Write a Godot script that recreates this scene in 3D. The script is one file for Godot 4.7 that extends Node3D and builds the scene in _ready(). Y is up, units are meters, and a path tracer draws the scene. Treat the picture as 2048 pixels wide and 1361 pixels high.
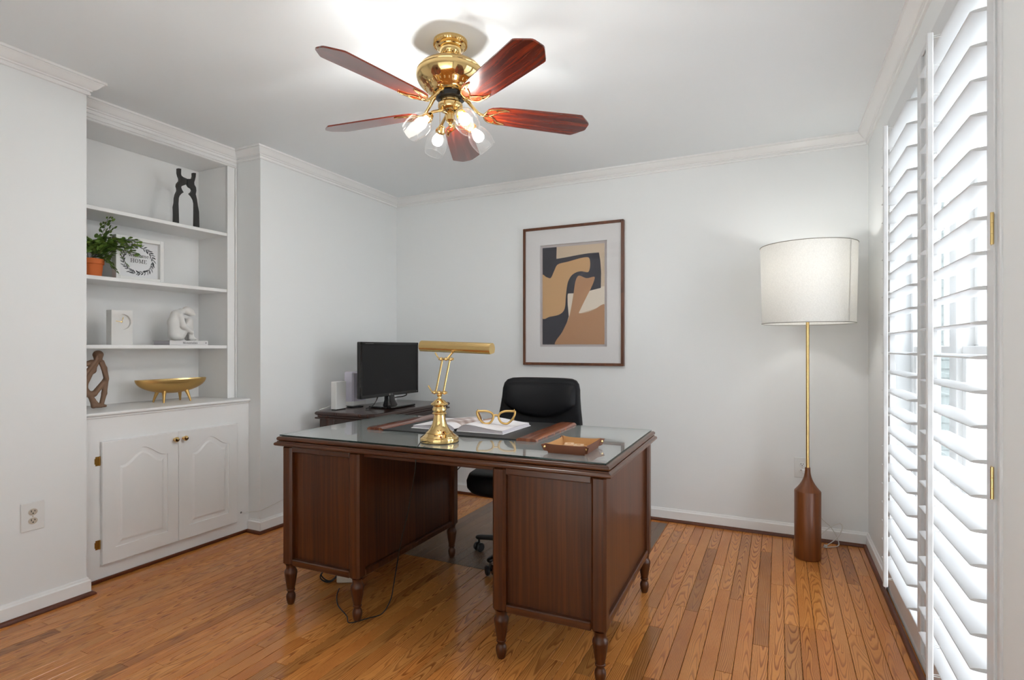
extends Node3D
# A home office: measured from the photograph with the camera at the plan origin; x runs along the back wall, -z towards it.

const ROOM_H = 2.44
const ZB = -3.842      # back wall
const ZF = -0.03       # front wall, with the doorway the camera stands in
const XR = 0.4727      # window wall
const XL = -2.955      # left wall
const Z1 = -2.458      # recess of the built-in, far side
const Z3 = -1.483      # recess of the built-in, near side
const XB = -3.173      # face of the bookcase
const XC = -3.06       # face of the base cabinet

var M = {}
var names = {}

func _ready():
	set_view_and_light()
	make_materials()
	build_shell()
	build_window_and_shutters()
	build_outside()
	build_builtin()
	build_desk()
	build_side_desk()
	build_chair()
	build_fan()
	build_floor_lamp()
	build_art()
	build_desk_things()
	build_shelf_things()
	build_outlets_and_cords()

func set_view_and_light():
	var cam = Camera3D.new()
	cam.name = "camera"
	cam.position = Vector3(0, 1.1743, 0)
	cam.rotation.y = 0.45
	cam.projection = Camera3D.PROJECTION_FRUSTUM
	cam.near = 0.05
	cam.far = 200.0
	cam.size = cam.near * 1361.0 / 1106.2
	cam.frustum_offset = Vector2(0, cam.near * (695.8 - 680.5) / 1106.2)
	add_child(cam)
	cam.current = true
	var we = WorldEnvironment.new()
	we.name = "environment"
	var env = Environment.new()
	var sm = ProceduralSkyMaterial.new()          # an even, overcast sky
	sm.sky_top_color = Color(0.89, 0.915, 0.945)
	sm.sky_horizon_color = Color(0.945, 0.955, 0.965)
	sm.ground_bottom_color = Color(0.66, 0.67, 0.68)
	sm.ground_horizon_color = Color(0.75, 0.77, 0.77)
	sm.sky_energy_multiplier = SKY_ENERGY
	sm.ground_energy_multiplier = SKY_ENERGY
	var sky = Sky.new()
	sky.sky_material = sm
	env.background_mode = Environment.BG_SKY
	env.sky = sky
	env.tonemap_mode = Environment.TONE_MAPPER_LINEAR
	env.tonemap_exposure = EXPOSURE
	env.sdfgi_enabled = true
	env.ssao_enabled = true
	env.ssil_enabled = true
	we.environment = env
	add_child(we)

const SKY_ENERGY = 1.96
const EXPOSURE = 1.62
const FAN_BULB = 0.072
const FLOOR_LAMP = 0.036
const HALL_LAMP = 9.2

func lamp(called, parent, at, energy, size, color):
	var l = OmniLight3D.new()
	l.name = called
	l.light_energy = energy
	l.light_color = color
	l.light_size = size
	l.omni_range = 12.0
	l.omni_attenuation = 2.0
	l.shadow_enabled = true
	parent.add_child(l, true)
	l.position = at
	return l

# ---------------------------------------------------------------- helpers
class MB:
	var v = PackedVector3Array()
	var n = PackedVector3Array()
	var uv = PackedVector2Array()
	var col = PackedColorArray()
	var tint = Color.WHITE
	var xf = Transform3D.IDENTITY
	func tri(a, b, c, na, nb, nc, ua = Vector2.ZERO, ub = Vector2.ZERO, uc = Vector2.ZERO):
		if (b - a).cross(c - a).dot(na + nb + nc) > 0.0:
			var t = b; b = c; c = t
			t = nb; nb = nc; nc = t
			t = ub; ub = uc; uc = t
		for p in [a, b, c]: v.append(xf * p)
		for p in [na, nb, nc]: n.append((xf.basis * p).normalized())
		uv.append(ua); uv.append(ub); uv.append(uc)
		for i in 3: col.append(tint)
	func quad(a, b, c, d, nn, ua = Vector2(0, 0), ub = Vector2(1, 0), uc = Vector2(1, 1), ud = Vector2(0, 1)):
		tri(a, b, c, nn, nn, nn, ua, ub, uc)
		tri(a, c, d, nn, nn, nn, ua, uc, ud)
	func quadn(a, b, c, d, na, nb, nc, nd, ua = Vector2(0, 0), ub = Vector2(1, 0), uc = Vector2(1, 1), ud = Vector2(0, 1)):
		tri(a, b, c, na, nb, nc, ua, ub, uc)
		tri(a, c, d, na, nc, nd, ua, uc, ud)
	func box(c, s, b = 0.0):
		var h = s * 0.5
		b = min(b, min(h.x, min(h.y, h.z)) * 0.95)
		for i in 3:
			var j = (i + 1) % 3
			var k = (i + 2) % 3
			for sg in [-1.0, 1.0]:
				var nn = Vector3.ZERO
				nn[i] = sg
				var q = []
				for w in [[-1, -1], [1, -1], [1, 1], [-1, 1]]:
					var p = Vector3.ZERO
					p[i] = sg * h[i]
					p[j] = w[0] * (h[j] - b)
					p[k] = w[1] * (h[k] - b)
					q.append(c + p)
				quad(q[0], q[1], q[2], q[3], nn)
		if b <= 0.0: return
		for i in 3:
			for j in range(i + 1, 3):
				var k = 3 - i - j
				for si in [-1.0, 1.0]:
					for sj in [-1.0, 1.0]:
						var nn = Vector3.ZERO
						nn[i] = si
						nn[j] = sj
						var p = [Vector3.ZERO, Vector3.ZERO, Vector3.ZERO, Vector3.ZERO]
						for e in 2:
							var sk = -1.0 if e == 0 else 1.0
							p[e][i] = si * h[i]
							p[e][j] = sj * (h[j] - b)
							p[e][k] = sk * (h[k] - b)
							p[3 - e][i] = si * (h[i] - b)
							p[3 - e][j] = sj * h[j]
							p[3 - e][k] = sk * (h[k] - b)
						quad(c + p[0], c + p[1], c + p[2], c + p[3], nn.normalized())
		for sx in [-1.0, 1.0]:
			for sy in [-1.0, 1.0]:
				for sz in [-1.0, 1.0]:
					var q = Vector3(sx * h.x, sy * h.y, sz * h.z)
					var bx = Vector3(sx, sy, sz) * b
					var nn = Vector3(sx, sy, sz).normalized()
					tri(c + q - Vector3(0, bx.y, bx.z), c + q - Vector3(bx.x, 0, bx.z), c + q - Vector3(bx.x, bx.y, 0), nn, nn, nn)
	# a surface of revolution round y; profile points are (radius, height)
	func lathe(prof, seg = 32, at = Transform3D.IDENTITY, sharp = 38.0, sx = 1.0, sz = 1.0):
		var m = prof.size()
		var fn = []
		for i in m - 1:
			var d = prof[i + 1] - prof[i]
			fn.append(Vector2(d.y, -d.x).normalized())
		for i in m - 1:
			var d = prof[i + 1] - prof[i]
			if d.length() < 1e-7: continue
			var n0 = fn[i]
			var n1 = fn[i]
			if i > 0 and fn[i - 1].length() > 0.5 and absf(rad_to_deg(fn[i].angle_to(fn[i - 1]))) < sharp: n0 = (fn[i] + fn[i - 1]).normalized()
			if i < m - 2 and fn[i + 1].length() > 0.5 and absf(rad_to_deg(fn[i].angle_to(fn[i + 1]))) < sharp: n1 = (fn[i] + fn[i + 1]).normalized()
			for s in seg:
				var a0 = TAU * s / seg
				var a1 = TAU * (s + 1) / seg
				var c0 = Vector3(cos(a0) * sx, 0, sin(a0) * sz)
				var c1 = Vector3(cos(a1) * sx, 0, sin(a1) * sz)
				var e0 = Vector3(cos(a0) / sx, 0, sin(a0) / sz).normalized()
				var e1 = Vector3(cos(a1) / sx, 0, sin(a1) / sz).normalized()
				var p0 = at * (c0 * prof[i].x + Vector3.UP * prof[i].y)
				var p1 = at * (c1 * prof[i].x + Vector3.UP * prof[i].y)
				var p2 = at * (c1 * prof[i + 1].x + Vector3.UP * prof[i + 1].y)
				var p3 = at * (c0 * prof[i + 1].x + Vector3.UP * prof[i + 1].y)
				var b = at.basis
				var m0 = b * (e0 * n0.x + Vector3.UP * n0.y)
				var m1 = b * (e1 * n0.x + Vector3.UP * n0.y)
				var m2 = b * (e1 * n1.x + Vector3.UP * n1.y)
				var m3 = b * (e0 * n1.x + Vector3.UP * n1.y)
				var u0 = float(s) / seg
				var u1 = float(s + 1) / seg
				if prof[i].x > 1e-6: tri(p0, p1, p2, m0, m1, m2, Vector2(u0, prof[i].y), Vector2(u1, prof[i].y), Vector2(u1, prof[i + 1].y))
				if prof[i + 1].x > 1e-6: tri(p0, p2, p3, m0, m2, m3, Vector2(u0, prof[i].y), Vector2(u1, prof[i + 1].y), Vector2(u0, prof[i + 1].y))
	func tube(pts, r, sides = 8, closed = false, caps = true):
		var m = pts.size()
		var up = Vector3.UP
		var rings = []
		var dirs = []
		for i in m:
			var a = pts[(i - 1 + m) % m] if (closed or i > 0) else pts[i]
			var b = pts[(i + 1) % m] if (closed or i < m - 1) else pts[i]
			dirs.append((b - a).normalized())
		var side = dirs[0].cross(up)
		if side.length() < 0.1: side = dirs[0].cross(Vector3.RIGHT)
		side = side.normalized()
		for i in m:
			var d = dirs[i]
			side = (side - d * side.dot(d)).normalized()
			var o = d.cross(side).normalized()
			var rr = r if not (r is Array) else r[i]
			var ring = []
			for s in sides:
				var t = TAU * s / sides
				ring.append([pts[i] + (side * cos(t) + o * sin(t)) * rr, side * cos(t) + o * sin(t)])
			rings.append(ring)
		for i in (m if closed else m - 1):
			var A = rings[i]
			var B = rings[(i + 1) % m]
			for s in sides:
				var s2 = (s + 1) % sides
				quadn(A[s][0], A[s2][0], B[s2][0], B[s][0], A[s][1], A[s2][1], B[s2][1], B[s][1])
		if caps and not closed:
			for s in sides:
				var s2 = (s + 1) % sides
				var d0 = -dirs[0]
				var d1 = dirs[m - 1]
				tri(pts[0], rings[0][s][0], rings[0][s2][0], d0, d0, d0)
				tri(pts[m - 1], rings[m - 1][s][0], rings[m - 1][s2][0], d1, d1, d1)
	# rows of points joined into a smooth skin; wrap joins the last column to the first
	func sheet(rows, wrap = false, cap = false, out = Vector3.ZERO):
		var R = rows.size()
		var C = rows[0].size()
		var nm = []
		for i in R:
			var line = []
			for j in C:
				var a = rows[max(i - 1, 0)][j]
				var b = rows[min(i + 1, R - 1)][j]
				var jm = (j - 1 + C) % C if wrap else max(j - 1, 0)
				var jp = (j + 1) % C if wrap else min(j + 1, C - 1)
				var c = rows[i][jm]
				var d = rows[i][jp]
				line.append((d - c).cross(b - a).normalized())
			nm.append(line)
		var flip = 1.0
		if out != Vector3.ZERO:
			if nm[R / 2][C / 2].dot(out) < 0: flip = -1.0
		elif wrap:
			var ctr = Vector3.ZERO
			for p in rows[R / 2]: ctr += p / C
			if nm[R / 2][0].dot(rows[R / 2][0] - ctr) < 0: flip = -1.0
		for i in R - 1:
			for j in (C if wrap else C - 1):
				var k = (j + 1) % C
				var u0 = float(j) / (C if wrap else C - 1)
				var u1 = float(j + 1) / (C if wrap else C - 1)
				quadn(rows[i][j], rows[i][k], rows[i + 1][k], rows[i + 1][j], nm[i][j] * flip, nm[i][k] * flip, nm[i + 1][k] * flip, nm[i + 1][j] * flip,
					Vector2(u0, float(i) / (R - 1)), Vector2(u1, float(i) / (R - 1)), Vector2(u1, float(i + 1) / (R - 1)), Vector2(u0, float(i + 1) / (R - 1)))
		if cap:
			for e in [0, R - 1]:
				var ctr = Vector3.ZERO
				for p in rows[e]: ctr += p / C
				var oth = Vector3.ZERO
				for p in rows[1 if e == 0 else R - 2]: oth += p / C
				var d = (ctr - oth).normalized()
				for j in C: tri(ctr, rows[e][j], rows[e][(j + 1) % C], d, d, d)
	# a flat outline (x, y) given thickness along z, from 0 to depth
	func prism(poly, depth, at = Transform3D.IDENTITY, sharp = 40.0, uvs = 1.0):
		var idx = Geometry2D.triangulate_polygon(poly)
		for t in idx.size() / 3:
			var a = poly[idx[t * 3]]
			var b = poly[idx[t * 3 + 1]]
			var c = poly[idx[t * 3 + 2]]
			for z in [0.0, depth]:
				var nn = at.basis * (Vector3.BACK * (1.0 if (z > 0) == (depth > 0) and z != 0 else -1.0) * signf(depth))
				tri(at * Vector3(a.x, a.y, z), at * Vector3(b.x, b.y, z), at * Vector3(c.x, c.y, z), nn, nn, nn, a * uvs, b * uvs, c * uvs)
		var m = poly.size()
		var sg = -1.0 if Geometry2D.is_polygon_clockwise(poly) else 1.0
		var fn = []
		for i in m:
			var d = (poly[(i + 1) % m] - poly[i]).normalized()
			fn.append(Vector2(d.y, -d.x) * sg)
		for i in m:
			var p = poly[i]
			var q = poly[(i + 1) % m]
			var n0 = fn[i]
			var n1 = fn[i]
			if absf(rad_to_deg(fn[i].angle_to(fn[(i - 1 + m) % m]))) < sharp: n0 = (fn[i] + fn[(i - 1 + m) % m]).normalized()
			if absf(rad_to_deg(fn[i].angle_to(fn[(i + 1) % m]))) < sharp: n1 = (fn[i] + fn[(i + 1) % m]).normalized()
			var N0 = at.basis * Vector3(n0.x, n0.y, 0)
			var N1 = at.basis * Vector3(n1.x, n1.y, 0)
			quadn(at * Vector3(p.x, p.y, 0), at * Vector3(q.x, q.y, 0), at * Vector3(q.x, q.y, depth), at * Vector3(p.x, p.y, depth), N0, N1, N1, N0)
	func mesh():
		var arr = []
		arr.resize(Mesh.ARRAY_MAX)
		arr[Mesh.ARRAY_VERTEX] = v
		arr[Mesh.ARRAY_NORMAL] = n
		arr[Mesh.ARRAY_TEX_UV] = uv
		arr[Mesh.ARRAY_COLOR] = col
		var am = ArrayMesh.new()
		am.add_surface_from_arrays(Mesh.PRIMITIVE_TRIANGLES, arr)
		return am

func numbered(called):
	names[called] = names.get(called, -1) + 1
	return called if names[called] == 0 else "%s_%03d" % [called, names[called]]

func obj(called, mb, mat, parent = null):
	var o = MeshInstance3D.new()
	o.mesh = mb.mesh() if mb is MB else mb
	o.material_override = mat
	if parent == null:
		o.name = numbered(called)
		add_child(o)
	else:
		o.name = called
		parent.add_child(o, true)
	return o

func thing(called, label, category, at = Vector3.ZERO, turn = 0.0, group = ""):
	var o = Node3D.new()
	o.name = numbered(called)
	add_child(o)
	o.position = at
	o.rotation.y = turn
	tag(o, label, category, group)
	return o

func tag(o, label, category, group = ""):
	o.set_meta("label", label)
	o.set_meta("category", category)
	if group: o.set_meta("group", group)
	return o

func struct(called, mb, mat):
	var o = obj(called, mb, mat)
	o.set_meta("kind", "structure")
	return o

func one_box(c, s, b = 0.0):
	var mb = MB.new()
	mb.box(c, s, b)
	return mb

# a moulding profile (out, up) run along a path in plan, mitred at the corners; gives one mesh per straight run
func moulding(prof, path, inward, closed = false, sharp = 30.0):
	var m = path.size()
	var segs = m if closed else m - 1
	var nrm = []
	for i in segs:
		var d = (path[(i + 1) % m] - path[i]).normalized()
		nrm.append(Vector2(-d.y, d.x) * inward)
	var off = []
	for i in m:
		var a = nrm[(i - 1 + segs) % segs] if (closed or i > 0) else nrm[0]
		var b = nrm[i % segs] if (closed or i < m - 1) else nrm[segs - 1]
		off.append((a + b) / (1.0 + a.dot(b)))
	var out = []
	for i in segs:
		var mb = MB.new()
		var P = path[i]
		var Q = path[(i + 1) % m]
		var op = off[i]
		var oq = off[(i + 1) % m]
		var k = prof.size()
		var fn = []
		for e in k - 1:
			var d = prof[e + 1] - prof[e]
			fn.append(Vector2(d.y, -d.x).normalized())
		for e in k - 1:
			var n0 = fn[e]
			var n1 = fn[e]
			if e > 0 and absf(rad_to_deg(fn[e].angle_to(fn[e - 1]))) < sharp: n0 = (fn[e] + fn[e - 1]).normalized()
			if e < k - 2 and absf(rad_to_deg(fn[e].angle_to(fn[e + 1]))) < sharp: n1 = (fn[e] + fn[e + 1]).normalized()
			var N0 = Vector3(nrm[i].x * n0.x, n0.y, nrm[i].y * n0.x)
			var N1 = Vector3(nrm[i].x * n1.x, n1.y, nrm[i].y * n1.x)
			var a = P + op * prof[e].x
			var b = Q + oq * prof[e].x
			var c = Q + oq * prof[e + 1].x
			var d2 = P + op * prof[e + 1].x
			mb.quadn(Vector3(a.x, prof[e].y, a.y), Vector3(b.x, prof[e].y, b.y), Vector3(c.x, prof[e + 1].y, c.y), Vector3(d2.x, prof[e + 1].y, d2.y), N0, N0, N1, N1)
		if not closed:
			for e in [0, 1]:
				if (e == 0 and i > 0) or (e == 1 and i < segs - 1): continue
				var W = P if e == 0 else Q
				var dir = (P - Q).normalized() if e == 0 else (Q - P).normalized()
				var N = Vector3(dir.x, 0, dir.y)
				var idx = Geometry2D.triangulate_polygon(prof)
				for t in idx.size() / 3:
					var T = []
					for w in 3:
						var q = prof[idx[t * 3 + w]]
						var f = W + nrm[i] * q.x
						T.append(Vector3(f.x, q.y, f.y))
					mb.tri(T[0], T[1], T[2], N, N, N)
		out.append(mb)
	return out

# tapered capsules melted together on a grid, meshed as surface nets
func blob(prims, cell, soft):
	var lo = Vector3.ONE * 1e9
	var hi = -lo
	for p in prims:
		var r = maxf(p[2], p[3]) + cell * 2.5
		for q in [p[0], p[1]]:
			lo = lo.min(q - Vector3.ONE * r)
			hi = hi.max(q + Vector3.ONE * r)
	var nx = int((hi.x - lo.x) / cell) + 2
	var ny = int((hi.y - lo.y) / cell) + 2
	var nz = int((hi.z - lo.z) / cell) + 2
	var F = PackedFloat32Array()
	F.resize(nx * ny * nz)
	F.fill(1.0)
	for p in prims:
		var A: Vector3 = p[0]
		var D: Vector3 = p[1] - p[0]
		var dd = maxf(D.length_squared(), 1e-9)
		var ra: float = p[2]
		var rb: float = p[3]
		var reach = maxf(ra, rb) + soft * 2.0 + cell * 3.0
		var l = ((p[0].min(p[1]) - Vector3.ONE * reach - lo) / cell).floor().max(Vector3.ZERO)
		var h = ((p[0].max(p[1]) + Vector3.ONE * reach - lo) / cell).ceil().min(Vector3(nx - 1, ny - 1, nz - 1))
		for k in range(int(l.z), int(h.z) + 1):
			for j in range(int(l.y), int(h.y) + 1):
				var at = (k * ny + j) * nx
				for i in range(int(l.x), int(h.x) + 1):
					var q = lo + Vector3(i, j, k) * cell - A
					var t = clampf(q.dot(D) / dd, 0.0, 1.0)
					var d = (q - D * t).length() - lerpf(ra, rb, t)
					var old = F[at + i]
					var e = clampf(0.5 + 0.5 * (old - d) / soft, 0.0, 1.0)
					F[at + i] = lerpf(old, d, e) - soft * e * (1.0 - e)
	var vid = {}
	var V = []
	var N = []
	for k in nz - 1:
		for j in ny - 1:
			for i in nx - 1:
				var s = 0
				var base = (k * ny + j) * nx + i
				var c = [F[base], F[base + 1], F[base + nx], F[base + nx + 1], F[base + nx * ny], F[base + nx * ny + 1], F[base + nx * ny + nx], F[base + nx * ny + nx + 1]]
				for w in 8:
					if c[w] < 0: s += 1
				if s == 0 or s == 8: continue
				var sum = Vector3.ZERO
				var cnt = 0
				for e in [[0, 1], [2, 3], [4, 5], [6, 7], [0, 2], [1, 3], [4, 6], [5, 7], [0, 4], [1, 5], [2, 6], [3, 7]]:
					var a = c[e[0]]
					var b = c[e[1]]
					if (a < 0) == (b < 0): continue
					var t = a / (a - b)
					var pa = Vector3(e[0] & 1, (e[0] >> 1) & 1, (e[0] >> 2) & 1)
					var pb = Vector3(e[1] & 1, (e[1] >> 1) & 1, (e[1] >> 2) & 1)
					sum += pa.lerp(pb, t)
					cnt += 1
				vid[base] = V.size()
				V.append(lo + (Vector3(i, j, k) + sum / cnt) * cell)
				N.append(Vector3(c[1] + c[3] + c[5] + c[7] - c[0] - c[2] - c[4] - c[6], c[2] + c[3] + c[6] + c[7] - c[0] - c[1] - c[4] - c[5], c[4] + c[5] + c[6] + c[7] - c[0] - c[1] - c[2] - c[3]).normalized())
	var mb = MB.new()
	var st = [1, nx, nx * ny]
	for base in vid:
		for ax in 3:
			if base + st[ax] >= F.size(): continue
			if (F[base] < 0) == (F[base + st[ax]] < 0): continue
			var b1 = base - st[(ax + 1) % 3]
			var b2 = base - st[(ax + 2) % 3]
			var b3 = b1 - st[(ax + 2) % 3]
			if not (vid.has(b1) and vid.has(b2) and vid.has(b3)): continue
			var q = [vid[base], vid[b1], vid[b3], vid[b2]]
			mb.quadn(V[q[0]], V[q[1]], V[q[2]], V[q[3]], N[q[0]], N[q[1]], N[q[2]], N[q[3]])
	return mb

func smooth_path(pts, per = 6):
	var out = []
	var m = pts.size()
	for i in m - 1:
		var a = pts[max(i - 1, 0)]
		var b = pts[i]
		var c = pts[i + 1]
		var d = pts[min(i + 2, m - 1)]
		for s in per:
			var t = float(s) / per
			out.append(b.cubic_interpolate(c, a, d, t))
	out.append(pts[m - 1])
	return out

func smooth_ring(pts, per = 5):
	var out = []
	var m = pts.size()
	for i in m:
		for s in per:
			out.append(pts[i].cubic_interpolate(pts[(i + 1) % m], pts[(i - 1 + m) % m], pts[(i + 2) % m], float(s) / per))
	return out

# ---------------------------------------------------------------- materials
func mat(called, color, rough = 0.6, metal = 0.0, spec = 0.5):
	var m = StandardMaterial3D.new()
	m.resource_name = called
	m.albedo_color = color
	m.roughness = rough
	m.metallic = metal
	m.metallic_specular = spec
	M[called] = m
	return m

func rgb(r, g, b): return Color(r / 255.0, g / 255.0, b / 255.0)

func tex(im): return ImageTexture.create_from_image(im)

func noise(seed_, freq, oct = 3):
	var f = FastNoiseLite.new()
	f.seed = seed_
	f.frequency = freq
	f.fractal_octaves = oct
	return f

# straight-grained veneer; the grain runs along y of the picture, or along x when turned
func veneer(size, seed_, dark, light, turned = false, figure = 0.5):
	var a = noise(seed_, 0.035, 3)
	var b = noise(seed_ + 7, 0.35, 2)
	var c = noise(seed_ + 13, 0.006, 2)
	var im = Image.create(size, size, false, Image.FORMAT_RGB8)
	for y in size:
		for x in size:
			var wob = c.get_noise_2d(x * 1.0, y * 1.0) * 9.0
			var t = 0.5 + figure * a.get_noise_2d((x + wob) * 1.6, y * 0.09) + 0.28 * b.get_noise_2d(x * 1.4, y * 0.035) + 0.35 * c.get_noise_2d(x * 0.8 + 300, y * 0.5)
			var col = dark.lerp(light, clampf(t, 0.0, 1.0))
			if turned: im.set_pixel(y, x, col)
			else: im.set_pixel(x, y, col)
	return tex(im)

func wood(called, tx, scale, rough, coat = 0.0, spec = 0.5):
	var m = mat(called, Color.WHITE, rough, 0.0, spec)
	m.albedo_texture = tx
	m.uv1_triplanar = true
	m.uv1_triplanar_sharpness = 8.0
	m.uv1_scale = scale
	if coat > 0.0:
		m.clearcoat_enabled = true
		m.clearcoat = coat
		m.clearcoat_roughness = 0.2
	return m

# sixteen strips of oak side by side, each with a figure of its own
func oak():
	var W = 1024
	var L = 1536
	var wig = noise(31, 0.006, 3)
	var fine = noise(47, 0.5, 2)
	var blot = noise(53, 0.004, 3)
	var ring = noise(61, 0.02, 2)
	var rng = RandomNumberGenerator.new()
	rng.seed = 9
	var im = Image.create(W, L, false, Image.FORMAT_RGB8)
	var dark = rgb(132, 74, 36)
	var mid = rgb(206, 130, 64)
	var light = rgb(228, 158, 88)
	for k in 16:
		var kind = rng.randi() % 4
		var u0 = rng.randf_range(0.15, 0.85)
		var bend = rng.randf_range(7.0, 18.0) * (1.0 if rng.randf() < 0.5 else -1.0)
		var along = rng.randf_range(0.006, 0.013)
		var lines = rng.randf_range(6.0, 12.0)
		var strength = rng.randf_range(0.45, 1.0)
		for y in L:
			var sway = wig.get_noise_2d(k * 400.0, y * 0.35) * 0.45
			for x in 64:
				var u = x / 64.0
				var g
				var nz = ring.get_noise_2d(x * 0.9 + k * 333.0, y * 0.10)
				if kind < 3:
					var du = u - u0 - sway
					g = y * along + bend * du * du + nz * 0.9
				else:
					g = (u + sway * 0.35) * lines + nz * 0.8
				var f = g - floorf(g)
				var line = smoothstep(0.45, 0.86, f) * (1.0 - smoothstep(0.88, 1.0, f))
				var pore = clampf(fine.get_noise_2d(x * 1.5 + k * 97.0, y * 0.05) * 1.6, 0.0, 1.0)
				var t = 0.52 + 0.4 * blot.get_noise_2d(x * 1.5 + k * 200.0, y * 0.7)
				var c = mid.lerp(light, clampf(t, 0.0, 1.0))
				c = c.lerp(dark, clampf(line * strength * 0.75 + pore * 0.12, 0.0, 0.9))
				im.set_pixel(k * 64 + x, y, c)
	return tex(im)

func make_materials():
	var wn = NoiseTexture2D.new()
	wn.noise = noise(3, 0.09, 3)
	wn.width = 256
	wn.height = 256
	wn.seamless = true
	var wall = mat("wall_paint", rgb(239, 241, 241), 0.55, 0.0, 0.35)
	wall.uv1_triplanar = true
	wall.uv1_world_triplanar = true
	wall.uv1_scale = Vector3.ONE * 9.0
	mat("ceiling_paint", rgb(245, 249, 251), 0.9, 0.0, 0.2)
	mat("trim_paint", rgb(244, 244, 243), 0.3, 0.0, 0.5)
	mat("cabinet_paint", rgb(241, 241, 240), 0.35, 0.0, 0.5)
	mat("shutter_paint", rgb(217, 218, 219), 0.28, 0.0, 0.5)
	var fl = mat("oak_floor", Color.WHITE, 0.17, 0.0, 0.42)
	fl.albedo_texture = oak()
	fl.vertex_color_use_as_albedo = true
	mat("floor_joint", rgb(58, 34, 20), 0.8)
	var vw = veneer(320, 5, rgb(60, 29, 11), rgb(96, 52, 22))
	var vt = veneer(320, 5, rgb(60, 29, 11), rgb(96, 52, 22), true)
	wood("walnut_upright", vw, Vector3(3.2, 0.8, 3.2), 0.38, 0.2, 0.36)
	wood("walnut_along", vt, Vector3(0.8, 3.2, 3.2), 0.3, 0.35, 0.4)
	wood("walnut_top", vt, Vector3(0.8, 3.2, 3.2), 0.1, 1.0, 0.6)
	M["walnut_top"].clearcoat_roughness = 0.03
	var dv = veneer(256, 17, rgb(40, 19, 13), rgb(66, 35, 24))
	wood("mahogany", dv, Vector3(1.4, 1.4, 0.9), 0.25, 0.4)
	var rv = veneer(320, 29, rgb(70, 18, 8), rgb(140, 46, 16), true, 0.75)
	wood("rosewood_blade", rv, Vector3(1.6, 2.5, 2.5), 0.16, 0.8)
	var tv = veneer(256, 41, rgb(98, 50, 18), rgb(138, 78, 32))
	wood("teak", tv, Vector3(2.5, 1.2, 2.5), 0.38, 0.15)
	wood("shoe_wood", tv, Vector3(1.0, 2.0, 1.0), 0.4)
	M["shoe_wood"].albedo_color = rgb(205, 178, 155)
	var fv = veneer(192, 43, rgb(80, 44, 26), rgb(118, 70, 42))
	wood("frame_wood", fv, Vector3(2.0, 2.0, 2.0), 0.4)
	var bv = veneer(192, 59, rgb(84, 34, 18), rgb(150, 84, 48), false, 0.9)
	wood("burl", bv, Vector3(3.0, 3.0, 2.0), 0.22, 0.4)
	mat("brass", rgb(226, 194, 134), 0.07, 1.0)
	mat("brass_satin", rgb(228, 196, 134), 0.22, 1.0)
	mat("brass_antique", rgb(170, 128, 62), 0.4, 1.0)
	mat("gold_cast", rgb(206, 168, 104), 0.34, 1.0)
	mat("black_plastic", rgb(26, 26, 27), 0.38)
	mat("black_gloss", rgb(20, 20, 21), 0.12)
	mat("screen_off", rgb(27, 27, 28), 0.35, 0.0, 0.35)
	var lea = mat("black_leather", rgb(19, 20, 23), 0.5, 0.0, 0.32)
	var ln = NoiseTexture2D.new()
	ln.noise = noise(77, 0.12, 3)
	ln.width = 256
	ln.height = 256
	ln.seamless = true
	lea.uv1_triplanar = true
	lea.uv1_scale = Vector3.ONE * 8.0
	mat("pad_leather", rgb(34, 35, 36), 0.42, 0.0, 0.4)
	mat("cord_black", rgb(24, 22, 21), 0.5)
	mat("cord_white", rgb(218, 216, 210), 0.5)
	mat("white_plastic", rgb(232, 232, 230), 0.35)
	mat("lavender_plastic", rgb(214, 210, 224), 0.3)
	mat("ivory_plastic", rgb(196, 184, 168), 0.4)
	mat("slot_dark", rgb(20, 18, 16), 0.7)
	var gl = mat("clear_glass", Color(1, 1, 1, 0.01), 0.02, 0.0, 0.4)
	gl.transparency = BaseMaterial3D.TRANSPARENCY_ALPHA
	var gs = mat("shade_glass", Color(1, 1, 1, 0.0012), 0.03)
	gs.transparency = BaseMaterial3D.TRANSPARENCY_ALPHA
	var tg = mat("table_glass", Color(0.93, 0.96, 0.95, 0.02), 0.015, 0.25)
	tg.transparency = BaseMaterial3D.TRANSPARENCY_ALPHA
	mat("glass_edge", rgb(20, 42, 38), 0.1)
	var cm = mat("chair_mat", Color(0.58, 0.51, 0.45, 0.45), 0.3)
	cm.transparency = BaseMaterial3D.TRANSPARENCY_ALPHA
	var bulb = mat("bulb_glow", rgb(255, 250, 242), 0.4)
	bulb.emission_enabled = true
	bulb.emission = rgb(255, 246, 232)
	bulb.emission_energy_multiplier = 6.0
	var hl = mat("hall_light_glow", rgb(255, 252, 246), 0.4)
	hl.emission_enabled = true
	hl.emission = rgb(255, 248, 238)
	hl.emission_energy_multiplier = 1.5
	var sh = mat("lamp_fabric", rgb(240, 239, 236), 0.9, 0.0, 0.1)
	sh.backlight_enabled = true
	sh.backlight = Color(0.72, 0.715, 0.70)
	var lin = noise(83, 0.4, 2)
	var lim = Image.create(256, 256, false, Image.FORMAT_RGB8)
	for y in 256:
		for x in 256:
			var t = 0.965 + 0.035 * lin.get_noise_2d(x * 0.2, y * 2.0) + 0.03 * lin.get_noise_2d(x * 2.0, y * 0.2 + 500)
			lim.set_pixel(x, y, Color(t, t, t))
	sh.albedo_texture = tex(lim)
	sh.uv1_scale = Vector3(6, 2.5, 1)
	mat("shade_rim", rgb(150, 146, 138), 0.5)
	mat("paper", rgb(238, 236, 238), 0.6)
	mat("page_edge", rgb(205, 200, 206), 0.7)
	mat("mat_board", rgb(222, 220, 220), 0.8)
	mat("mat_bevel", rgb(190, 182, 182), 0.8)
	mat("terracotta", rgb(214, 112, 54), 0.75)
	mat("soil", rgb(60, 46, 34), 0.9)
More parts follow.
